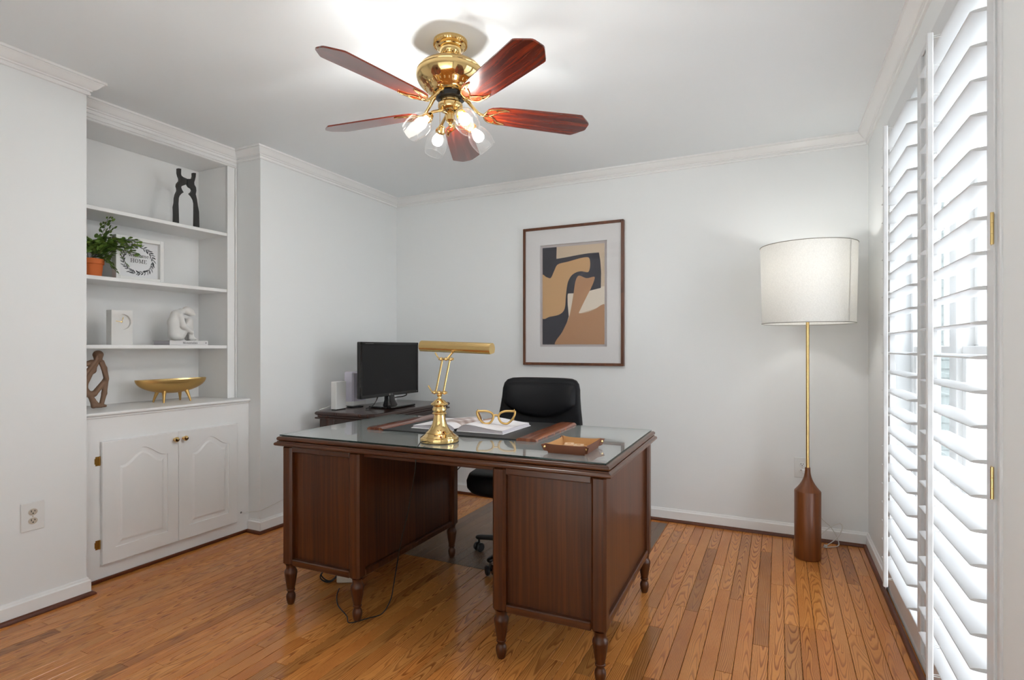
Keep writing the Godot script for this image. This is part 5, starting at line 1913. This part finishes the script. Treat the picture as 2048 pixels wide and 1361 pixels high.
	tag(obj("black_cable", mb, M["cord_black"]), "black cord looping behind the computer desk near back wall", "cord")
	# ---- adapter under the desk
	var ad = thing("power_strip", "pale power adapter lying under the desk with coiled black cord", "power adapter", Vector3(-1.955, 0.0, -2.135), 0.5)
	obj("case", one_box(Vector3(0, 0.022, 0), Vector3(0.085, 0.040, 0.05), 0.006), M["ivory_plastic"], ad)
	obj("end_cap", one_box(Vector3(0.055, 0.022, 0), Vector3(0.03, 0.036, 0.046), 0.006), M["black_plastic"], ad)
	mb = MB.new()
	var loop = []
	for i in 60:
		var a = TAU * i / 19.0
		loop.append(Vector3(-0.085 + cos(a) * (0.036 + 0.004 * sin(i * 0.7)), 0.036 + sin(a) * 0.030, 0.005 + 0.012 * sin(i * 0.23)))
	loop.append(Vector3(-0.045, 0.03, 0.0))
	mb.tube(smooth_path(loop, 2), 0.003, 6)
	obj("coiled_cord", mb, M["cord_black"], ad)

# ---------------------------------------------------------------- ornaments on the shelves
func build_shelf_things():
	# top shelf: pair of black sculptures
	var LP = [-2.0859, 0.3289, -2.1031, 0.331, -2.1025, 0.2998, -2.1055, 0.2904, -2.1177, 0.2849, -2.1385, 0.2827, -2.1367, 0.259, -2.1315, 0.2442, -2.1177, 0.2361, -2.1055, 0.2284, -2.1031, 0.2204, -2.1086, 0.2071, -2.1183, 0.1954, -2.1055, 0.1842, -2.0935, 0.1679, -2.0889, 0.155, -2.0868, 0.1192, -2.0889, 0.061, -2.0904, 0.0, -2.0636, 0.0, -2.0642, 0.0555, -2.063, 0.0961, -2.0681, 0.1206, -2.0695, 0.1502, -2.0755, 0.1751, -2.0844, 0.1964, -2.0844, 0.2096, -2.08, 0.2231, -2.083, 0.2385, -2.0965, 0.2584, -2.0965, 0.2716, -2.0904, 0.2846, -2.0859, 0.301]
	var RP = [-2.1797, 0.3291, -2.1955, 0.3315, -2.1939, 0.3084, -2.1892, 0.289, -2.1844, 0.2726, -2.186, 0.2579, -2.1955, 0.2454, -2.1981, 0.2249, -2.1939, 0.2026, -2.2019, 0.1744, -2.2083, 0.1334, -2.2153, 0.1017, -2.2179, 0.0, -2.1898, 0.0, -2.1908, 0.0871, -2.1908, 0.1475, -2.186, 0.1675, -2.1734, 0.1854, -2.1584, 0.1982, -2.1703, 0.2102, -2.1759, 0.2222, -2.1718, 0.2316, -2.1546, 0.2376, -2.1469, 0.2475, -2.1422, 0.2641, -2.1404, 0.2815, -2.1609, 0.2866, -2.175, 0.2941, -2.1797, 0.3074]
	var k = 0
	for list in [LP, RP]:
		var poly = PackedVector2Array()
		for i in list.size() / 2: poly.append(Vector2(-list[i * 2], list[i * 2 + 1]))
		if Geometry2D.is_polygon_clockwise(poly): poly.reverse()
		var cx = 2.0768 if k == 0 else 2.204
		for i in poly.size(): poly[i].x -= cx
		var o = MB.new()
		# faces turned to +x; outline x runs towards -z
		var bs = Basis(Vector3(0, 0, -1), Vector3.UP, Vector3.RIGHT)
		o.prism(poly, 0.020, Transform3D(bs, Vector3(-0.010, 0, 0)), 50.0)
		var rim = MB.new()
		var ring = []
		var shr = Geometry2D.offset_polygon(poly, -0.0034)
		for p in (shr[0] if shr.size() else poly): ring.append(bs * Vector3(p.x * 1.0, maxf(p.y, 0.004), 0))
		rim.tube(ring, 0.0036, 8, true)
		var t = thing("kissing_figure", ["tall black abstract figurine, the left one of the kissing pair", "tall black abstract figurine, the right one of the kissing pair"][k], "figurine", Vector3(-3.207, 1.9062, -cx), 0.0, "pair of black figurines")
		obj("body", o, M["black_ceramic"], t)
		obj("rounded_edge", rim, M["black_ceramic"], t)
		k += 1
	# second shelf: framed wreath sign, potted plant
	var z0 = -1.754
	var z1 = -2.010
	var sg = thing("framed_sign", "white framed sign with leaf wreath and welcome home lettering", "sign", Vector3(-3.226, 1.5472, (z0 + z1) / 2), 0.0)
	var w = z0 - z1
	var h = 0.240
	var fw = 0.020
	for s in [-1.0, 1.0]:
		obj("frame_side", one_box(Vector3(-0.008, h / 2, s * (w / 2 - fw / 2)), Vector3(0.040, h, fw), 0.001), M["white_plastic"], sg)
		obj("frame_side", one_box(Vector3(-0.008, h / 2 + s * (h / 2 - fw / 2), 0), Vector3(0.0398, fw, w - fw * 2), 0.001), M["white_plastic"], sg)
	obj("backing", one_box(Vector3(-0.018, h / 2, 0), Vector3(0.012, h - fw * 2 + 0.004, w - fw * 2 + 0.004)), M["mat_board"], sg)
	var im = Image.create(400, 380, false, Image.FORMAT_RGB8)
	im.fill(rgb(226, 227, 229))
	var rng = RandomNumberGenerator.new()
	rng.seed = 12
	var leaf2 = func(c, dir, ln, wd, col):
		var n = Vector2(-dir.y, dir.x)
		var pts = []
		for i in 9: pts.append(c + dir * (ln * i / 8.0) + n * (wd * sin(PI * i / 8.0)))
		for i in range(8, -1, -1): pts.append(c + dir * (ln * i / 8.0) - n * (wd * sin(PI * i / 8.0)))
		fill_poly(im, pts, col)
	var inks = [rgb(52, 54, 58), rgb(84, 87, 90), rgb(120, 123, 126)]
	for i in 36:
		var a = TAU * i / 36.0 + rng.randf_range(-0.03, 0.03)
		var r = 148.0 + rng.randf_range(-5, 5)
		var c = Vector2(200 + cos(a) * r, 190 + sin(a) * r * 0.97)
		var tan_ = Vector2(-sin(a), cos(a))
		var out = Vector2(cos(a), sin(a))
		leaf2.call(c - tan_ * 14, tan_, 32.0, 1.6, inks[0])
		leaf2.call(c, (tan_ + out * rng.randf_range(0.4, 1.1)).normalized(), rng.randf_range(36, 58), rng.randf_range(4.5, 7.5), inks[rng.randi() % 3])
		leaf2.call(c, (tan_ - out * rng.randf_range(0.4, 1.1)).normalized(), rng.randf_range(30, 52), rng.randf_range(4.5, 7), inks[rng.randi() % 3])
	var wm = mat("wreath_print", Color.WHITE, 0.7)
	wm.albedo_texture = tex(im)
	var pq = MB.new()
	var iy = h / 2 - fw
	var iz = w / 2 - fw
	pq.quad(Vector3(-0.0115, h / 2 - iy, iz), Vector3(-0.0115, h / 2 - iy, -iz), Vector3(-0.0115, h / 2 + iy, -iz), Vector3(-0.0115, h / 2 + iy, iz), Vector3.RIGHT, Vector2(0, 1), Vector2(1, 1), Vector2(1, 0), Vector2(0, 0))
	obj("wreath_print", pq, wm, sg)
	var face = Basis(Vector3.UP, PI / 2)
	lettering("lettering", "HOME", 0.029, sg, Vector3(-0.0112, 0.112, -0.002), face, M["ink"])
	lettering("lettering", "welcome", 0.026, sg, Vector3(-0.0112, 0.143, -0.002), face, M["ink"], true, true)
	plant()
	# third shelf: clock, book, white figure
	var ck = thing("shelf_clock", "square white shelf clock with round recessed dial and gold hands", "clock", Vector3(-3.220, 1.1892, -1.788), 0.0)
	var cw = 0.108
	var chh = 0.188
	var cdp = 0.048
	var dial = Vector2(0.004, 0.126)
	var rad = 0.042
	var mb = MB.new()
	var N = 48
	var ring = []
	var outer = []
	for i in N:
		var a = TAU * i / N
		var d = Vector2(cos(a), sin(a))
		ring.append(dial + d * rad)
		var tx = ((cw / 2 - dial.x) if d.x > 0 else (-cw / 2 - dial.x)) / d.x if absf(d.x) > 1e-4 else 9.0
		var ty = ((chh - dial.y) if d.y > 0 else -dial.y) / d.y if absf(d.y) > 1e-4 else 9.0
		outer.append(dial + d * minf(tx, ty))
	var V = func(p, x): return Vector3(x, p.y, -p.x)
	for i in N:
		var j = (i + 1) % N
		mb.quad(V.call(ring[i], 0.0), V.call(ring[j], 0.0), V.call(outer[j], 0.0), V.call(outer[i], 0.0), Vector3.RIGHT)
		var nn = V.call(dial - ring[i], 0.0).normalized()
		mb.quad(V.call(ring[i], 0.0), V.call(ring[j], 0.0), V.call(ring[j], -0.014), V.call(ring[i], -0.014), nn)
		mb.tri(V.call(dial, -0.014), V.call(ring[i], -0.014), V.call(ring[j], -0.014), Vector3.RIGHT, Vector3.RIGHT, Vector3.RIGHT)
	var cc = [Vector2(-cw / 2, 0), Vector2(cw / 2, 0), Vector2(cw / 2, chh), Vector2(-cw / 2, chh)]
	# fill the four corner gaps left by the radial rays, and the sides
	for c in cc:
		var best = []
		for i in N:
			var j = (i + 1) % N
			var on_x_i = absf(outer[i].x - c.x) < 1e-5
			var on_y_j = absf(outer[j].y - c.y) < 1e-5
			var on_y_i = absf(outer[i].y - c.y) < 1e-5
			var on_x_j = absf(outer[j].x - c.x) < 1e-5
			if (on_x_i and on_y_j and not on_y_i) or (on_y_i and on_x_j and not on_x_i): best = [outer[i], outer[j]]
		if best.size() == 2: mb.tri(V.call(best[0], 0.0), V.call(best[1], 0.0), V.call(c, 0.0), Vector3.RIGHT, Vector3.RIGHT, Vector3.RIGHT)
	var sn = [Vector3.DOWN, Vector3.FORWARD, Vector3.UP, Vector3.BACK]
	for i in 4:
		var j = (i + 1) % 4
		mb.quad(V.call(cc[i], 0.0), V.call(cc[j], 0.0), V.call(cc[j], -cdp), V.call(cc[i], -cdp), sn[i])
	mb.quad(V.call(cc[0], -cdp), V.call(cc[1], -cdp), V.call(cc[2], -cdp), V.call(cc[3], -cdp), Vector3.LEFT)
	obj("case", mb, M["plaster_white"], ck)
	for e in [[Vector2(-0.030, 0.004), 0.0020], [Vector2(0.009, 0.027), 0.0018]]:
		mb = MB.new()
		var d = e[0].normalized()
		var n = Vector2(-d.y, d.x) * e[1]
		mb.quad(V.call(dial - d * 0.006 - n * 0.6, -0.011), V.call(dial - d * 0.006 + n * 0.6, -0.011), V.call(dial + e[0] + n, -0.011), V.call(dial + e[0] - n, -0.011), Vector3.RIGHT)
		obj("hand", mb, M["brass_satin"], ck)
	mb = MB.new()
	mb.lathe([Vector2(0.004, -0.003), Vector2(0.004, 0.001), Vector2(0.0, 0.002)], 14, Transform3D(Basis(Vector3.BACK, -PI / 2), Vector3(-0.011, dial.y, -dial.x)))
	obj("hand_pin", mb, M["brass_satin"], ck)
	var bk = thing("hardback_book", "grey hardback book lying flat under the white figurine", "book", Vector3(-3.270, 1.1892, -2.150), 0.0)
	obj("page_block", one_box(Vector3(0.0, 0.0135, 0.0), Vector3(0.150, 0.019, 0.232)), M["page_edge"], bk)
	mb = MB.new()
	mb.box(Vector3(-0.002, 0.0255, 0), Vector3(0.160, 0.003, 0.240), 0.0008)
	mb.box(Vector3(-0.002, 0.0015, 0), Vector3(0.160, 0.003, 0.240), 0.0008)
	mb.box(Vector3(0.0775, 0.0135, 0), Vector3(0.004, 0.027, 0.240), 0.001)
	obj("cover", mb, M["mat_board"], bk)
	lettering("spine_title", "Mountains", 0.017, bk, Vector3(0.0797, 0.0135, -0.005), face, M["ink_grey"], true, false, true, 0.0003)
	obj("spine_mark", one_box(Vector3(0.0797, 0.0135, -0.106), Vector3(0.0004, 0.009, 0.005)), M["ink_grey"], bk)
	# white figure folded over its knees
	var wf = thing("white_figurine", "white plaster figurine of a seated person hugging bent knees", "figurine", Vector3(-3.272, 1.2162, -2.150))
	var X = 0.0
	var P = func(y, z, x = 0.0): return Vector3(x, y - 1.2215, z + 2.150)
	var prim = [
		[P.call(1.262, -2.118), P.call(1.262, -2.128), 0.040, 0.038], [P.call(1.268, -2.112), P.call(1.330, -2.106), 0.036, 0.032], [P.call(1.330, -2.106), P.call(1.378, -2.122), 0.033, 0.030], [P.call(1.375, -2.122), P.call(1.398, -2.150), 0.027, 0.020],
		[P.call(1.406, -2.188), P.call(1.398, -2.206), 0.027, 0.024], [P.call(1.392, -2.205, 0.010), P.call(1.386, -2.226, 0.012), 0.014, 0.009],
		[P.call(1.250, -2.135, 0.016), P.call(1.338, -2.190, 0.018), 0.026, 0.022], [P.call(1.338, -2.190, 0.018), P.call(1.240, -2.205, 0.018), 0.021, 0.015], [P.call(1.236, -2.200, 0.018), P.call(1.233, -2.228, 0.018), 0.012, 0.009],
		[P.call(1.250, -2.135, -0.016), P.call(1.338, -2.190, -0.018), 0.026, 0.022], [P.call(1.338, -2.190, -0.018), P.call(1.240, -2.205, -0.018), 0.021, 0.015], [P.call(1.236, -2.200, -0.018), P.call(1.233, -2.228, -0.018), 0.012, 0.009],
		[P.call(1.375, -2.128, 0.026), P.call(1.308, -2.140, 0.042), 0.017, 0.015], [P.call(1.308, -2.140, 0.042), P.call(1.274, -2.196, 0.034), 0.015, 0.011], [P.call(1.375, -2.128, -0.026), P.call(1.308, -2.140, -0.042), 0.017, 0.015], [P.call(1.308, -2.140, -0.042), P.call(1.274, -2.196, -0.034), 0.015, 0.011]]
	obj("body", blob(prim, 0.0034, 0.009), M["plaster_white"], wf)
	# ledge: brown thinker and the gold boat bowl
	var th = thing("thinker_figurine", "brown abstract seated thinker figurine resting chin on hands", "figurine", Vector3(-3.290, 0.8502, -1.690))
	var Q = func(y, z, x = 0.0): return Vector3(x, y - 0.8485, z + 1.690)
	prim = [
		[Q.call(1.133, -1.706), Q.call(1.117, -1.706), 0.025, 0.020], [Q.call(1.098, -1.699), Q.call(1.084, -1.690), 0.012, 0.016],
		[Q.call(1.088, -1.680), Q.call(1.050, -1.680), 0.020, 0.017], [Q.call(1.092, -1.672), Q.call(1.080, -1.628), 0.015, 0.012],
		[Q.call(1.080, -1.625), Q.call(1.030, -1.632, 0.01), 0.011, 0.009], [Q.call(1.028, -1.634, 0.012), Q.call(1.108, -1.690, 0.016), 0.011, 0.008], [Q.call(1.108, -1.690, 0.016), Q.call(1.124, -1.690, 0.017), 0.007, 0.006],
		[Q.call(1.094, -1.722), Q.call(1.062, -1.735), 0.014, 0.013], [Q.call(1.062, -1.735), Q.call(1.006, -1.746), 0.0135, 0.0125], [Q.call(1.000, -1.742, 0.012), Q.call(1.092, -1.712, 0.014), 0.009, 0.008],
		[Q.call(0.996, -1.743), Q.call(0.925, -1.736), 0.0135, 0.0125], [Q.call(0.925, -1.736), Q.call(0.866, -1.722), 0.0125, 0.011], [Q.call(0.859, -1.722, 0.004), Q.call(0.858, -1.734, 0.014), 0.009, 0.007],
		[Q.call(0.990, -1.738), Q.call(0.925, -1.686), 0.013, 0.014], [Q.call(0.925, -1.686), Q.call(0.930, -1.640), 0.014, 0.018],
		[Q.call(0.930, -1.640), Q.call(0.975, -1.640), 0.020, 0.016], [Q.call(0.975, -1.640), Q.call(1.050, -1.672), 0.015, 0.015],
		[Q.call(0.945, -1.652), Q.call(0.893, -1.680), 0.012, 0.012], [Q.call(0.893, -1.680), Q.call(0.862, -1.706), 0.012, 0.010], [Q.call(0.862, -1.690, 0.0), Q.call(0.859, -1.716, 0.008), 0.012, 0.009], [Q.call(0.859, -1.682), Q.call(0.90, -1.675), 0.010, 0.009]]
	obj("body", blob(prim, 0.0032, 0.006), M["resin_brown"], th)
	bowl()

func bowl():
	var t = thing("boat_bowl", "gold boat-shaped metal bowl on four short legs", "bowl", Vector3(-3.285, 0.8502, -2.105), 0.0)
	var rows = []
	var a0 = 0.212
	var b0 = 0.082
	for j in 11:
		var v = j / 10.0
		var r = sin(v * PI / 2)
		var row = []
		for i in 48:
			var q = TAU * i / 48
			var z = signf(cos(q)) * pow(absf(cos(q)), 0.92) * a0 * r
			var x = sin(q) * b0 * r * (0.94 + 0.06 * absf(sin(q)))
			var y = 0.052 + 0.082 * (1.0 - cos(v * PI / 2)) + 0.004 * pow(absf(cos(q)), 4.0) * v
			row.append(Vector3(x, y, z))
		rows.append(row)
	var o = MB.new()
	o.sheet(rows, true)
	obj("outer_shell", o, M["gold_cast"], t)
	var inn = []
	for row in rows:
		var q = []
		for p in row: q.append(Vector3(p.x * 0.965, p.y + 0.0035 * (1.0 - (p.y - 0.052) / 0.086), p.z * 0.982))
		inn.append(q)
	var n = MB.new()
	n.sheet(inn, true)
	n.sheet([rows[10], inn[10]], true)
	obj("lining", n, M["brass_satin"], t)
	for sx in [-1.0, 1.0]:
		for sz in [-1.0, 1.0]:
			var l = MB.new()
			l.tube([Vector3(sx * 0.030, 0.072, sz * 0.066), Vector3(sx * 0.040, 0.040, sz * 0.074), Vector3(sx * 0.049, 0.006, sz * 0.081), Vector3(sx * 0.0495, 0.0, sz * 0.0815)], [0.013, 0.0085, 0.0055, 0.004], 12)
			obj("leg", l, M["gold_cast"], t)

func plant():
	var t = thing("potted_fern", "green maidenhair fern in a small terracotta pot by the sign", "potted plant", Vector3(-3.262, 1.5472, -1.662))
	var pt = MB.new()
	pt.lathe([Vector2(0.0, 0.0), Vector2(0.040, 0.0), Vector2(0.042, 0.002), Vector2(0.048, 0.066), Vector2(0.0485, 0.067), Vector2(0.053, 0.068), Vector2(0.0545, 0.093), Vector2(0.053, 0.095), Vector2(0.049, 0.095), Vector2(0.047, 0.082), Vector2(0.0, 0.082)], 36)
	obj("pot", pt, M["terracotta"], t)
	var so = MB.new()
	so.lathe([Vector2(0.047, 0.083), Vector2(0.030, 0.086), Vector2(0.0, 0.088)], 20)
	obj("soil", so, M["soil"], t)
	var rng = RandomNumberGenerator.new()
	rng.seed = 5
	# each frond: a stem and rows of small round leaves. [azimuth from +x towards -z, reach, height, droop]
	var fr = [[1.15, 0.215, 0.150, 0.02], [1.35, 0.195, 0.105, 0.05], [0.95, 0.17, 0.11, 0.03], [1.25, 0.13, 0.125, 0.02], [1.5, 0.17, 0.08, 0.07], [0.6, 0.11, 0.10, 0.03], [1.4, 0.095, 0.165, -0.02], [1.7, 0.075, 0.19, -0.05], [0.2, 0.09, 0.11, 0.02], [-0.4, 0.09, 0.12, 0.03], [-1.0, 0.10, 0.11, 0.03], [-1.5, 0.12, 0.10, 0.05], [2.3, 0.10, 0.12, 0.03], [1.1, 0.10, 0.045, 0.10], [1.35, 0.20, 0.13, 0.035], [1.0, 0.15, 0.14, 0.03], [0.8, 0.07, 0.13, 0.0], [1.55, 0.12, 0.13, 0.02]]
	for f in fr:
		var d = Vector3(cos(f[0]), 0, -sin(f[0]))
		var root = Vector3(rng.randf_range(-0.015, 0.015), 0.086, rng.randf_range(-0.015, 0.015))
		var tip = root + d * f[1] + Vector3.UP * (f[2] - f[3])
		var midp = root + d * f[1] * 0.45 + Vector3.UP * f[2]
		if f[3] < 0: midp = root + d * f[1] * 0.35 + Vector3.UP * f[2] * 0.55
		tip.x = clampf(tip.x, -0.16, 0.14)
		var path = []
		for i in 15:
			var q = i / 14.0
			path.append(root.lerp(midp, q).lerp(midp.lerp(tip, q), q))
		var stm = MB.new()
		stm.tube(path, 0.0011, 5)
		var fo = obj("frond", stm, M["stem"], t)
		var lv = MB.new()
		for i in range(3, 15):
			var p = path[i]
			var dir = (path[min(i + 1, 14)] - path[i - 1]).normalized()
			var sd = dir.cross(Vector3.UP).normalized()
			if sd.length() < 0.5: sd = Vector3.RIGHT
			for s in [-1.0, 1.0]:
				for e in 2:
					var sz = rng.randf_range(0.019, 0.029) * (1.0 - 0.35 * (i / 14.0))
					var g = rng.randf_range(0.45, 1.15)
					lv.tint = Color(g * rng.randf_range(0.9, 1.15), g, g * 0.9)
					var out = (sd * s * rng.randf_range(0.6, 1.0) + dir * rng.randf_range(0.1, 0.6) + Vector3.UP * rng.randf_range(-0.35, 0.4)).normalized()
					var nn = out.cross(dir).normalized()
					nn = (nn + Vector3(rng.randf_range(-0.4, 0.4), rng.randf_range(-0.4, 0.4), rng.randf_range(-0.4, 0.4))).normalized()
					var wd = nn.cross(out).normalized()
					nn = out.cross(wd).normalized()
					var c = p + out * (0.003 + e * sz * 1.1)
					var pts = [c, c + out * sz * 0.55 + wd * sz * 0.5, c + out * sz * 1.15 + wd * sz * 0.42, c + out * sz * 1.4, c + out * sz * 1.15 - wd * sz * 0.42, c + out * sz * 0.55 - wd * sz * 0.5]
					for q in range(1, 5): lv.tri(pts[0], pts[q], pts[q + 1], nn, nn, nn)
		obj("leaflets", lv, M["leaf"], fo)

# ---------------------------------------------------------------- sockets and cords
func outlet(label, at, face, plugged):
	var t = thing("wall_outlet", label, "outlet", at)
	t.basis = face
	obj("cover_plate", one_box(Vector3(0, 0, 0.0028), Vector3(0.086, 0.124, 0.0052), 0.002), M["white_plastic"], t)
	for s in [-1.0, 1.0]:
		var mb = MB.new()
		mb.lathe([Vector2(0.0168, 0.0), Vector2(0.0168, 0.0016), Vector2(0.016, 0.002), Vector2(0.0, 0.002)], 24, Transform3D(Basis(Vector3.RIGHT, PI / 2), Vector3(0, s * 0.0195, 0.005)), 38.0, 1.0, 0.86)
		var sk = obj("socket", mb, M["ivory_plastic"] if not plugged else M["white_plastic"], t)
		mb = MB.new()
		mb.box(Vector3(-0.0064, s * 0.0195 + 0.004, 0.0072), Vector3(0.0026, 0.0085, 0.0006))
		mb.box(Vector3(0.0064, s * 0.0195 + 0.004, 0.0072), Vector3(0.0026, 0.0070, 0.0006))
		mb.lathe([Vector2(0.0026, 0.0), Vector2(0.0026, 0.0006), Vector2(0.0, 0.0006)], 10, Transform3D(Basis(Vector3.RIGHT, PI / 2), Vector3(0, s * 0.0195 - 0.006, 0.0069)))
		obj("slot", mb, M["slot_dark"], sk)
	var sc = MB.new()
	sc.lathe([Vector2(0.0028, 0.0), Vector2(0.0024, 0.001), Vector2(0.0, 0.0012)], 10, Transform3D(Basis(Vector3.RIGHT, PI / 2), Vector3(0, 0, 0.0054)))
	obj("screw", sc, M["ivory_plastic"], t)
	return t

func build_outlets_and_cords():
	outlet("white double outlet low on the left wall beside the cabinet", Vector3(XL, 0.4335, -1.2715), Basis(Vector3.UP, PI / 2), false)
	outlet("white double outlet on the back wall behind the floor lamp", Vector3(0.127, 0.4355, ZB), Basis.IDENTITY, true)
	# lamp plug and its cord
	var mb = MB.new()
	mb.box(Vector3(0.135, 0.416, ZB + 0.019), Vector3(0.022, 0.026, 0.022), 0.004)
	var pg = obj("lamp_plug", mb, M["white_plastic"])
	tag(pg, "white plug in the back wall outlet behind the floor lamp", "plug")
	mb = MB.new()
	var pts = [Vector3(0.137, 0.405, ZB + 0.028), Vector3(0.15, 0.36, ZB + 0.035), Vector3(0.17, 0.29, ZB + 0.03), Vector3(0.20, 0.20, ZB + 0.03), Vector3(0.225, 0.150, ZB + 0.03), Vector3(0.275, 0.105, ZB + 0.04), Vector3(0.305, 0.055, ZB + 0.05), Vector3(0.315, 0.012, ZB + 0.08), Vector3(0.27, 0.004, ZB + 0.11), Vector3(0.235, 0.005, ZB + 0.13), Vector3(0.255, 0.010, ZB + 0.10), Vector3(0.31, 0.05, ZB + 0.06), Vector3(0.337, 0.105, ZB + 0.04), Vector3(0.325, 0.128, ZB + 0.035), Vector3(0.275, 0.105, ZB + 0.05), Vector3(0.22, 0.055, ZB + 0.08), Vector3(0.19, 0.02, ZB + 0.14), Vector3(0.165, 0.004, ZB + 0.20), Vector3(0.15, 0.004, ZB + 0.285)]
	mb.tube(smooth_path(pts, 6), 0.0026, 7)
	mb.lathe([Vector2(0.0, -0.010), Vector2(0.009, -0.007), Vector2(0.009, 0.007), Vector2(0.0, 0.010)], 10, Transform3D(Basis.IDENTITY, Vector3(0.245, 0.010, ZB + 0.125)))
	tag(obj("white_cable", mb, M["cord_white"]), "tangled white cord on the floor behind the floor lamp", "cord")
	# network cord from the cabinet along the wall
	mb = MB.new()
	mb.tube(smooth_path([Vector3(-3.070, 0.132, -2.401), Vector3(-3.050, 0.131, -2.402), Vector3(-3.00, 0.137, -2.43), Vector3(-2.951, 0.144, -2.453), Vector3(-2.949, 0.158, -2.55), Vector3(-2.949, 0.175, -2.66), Vector3(-2.949, 0.20, -2.80)], 6), 0.0016, 6)
	tag(obj("network_cord", mb, M["cord_white"]), "thin white cord running from the cabinet corner along left wall", "cord")
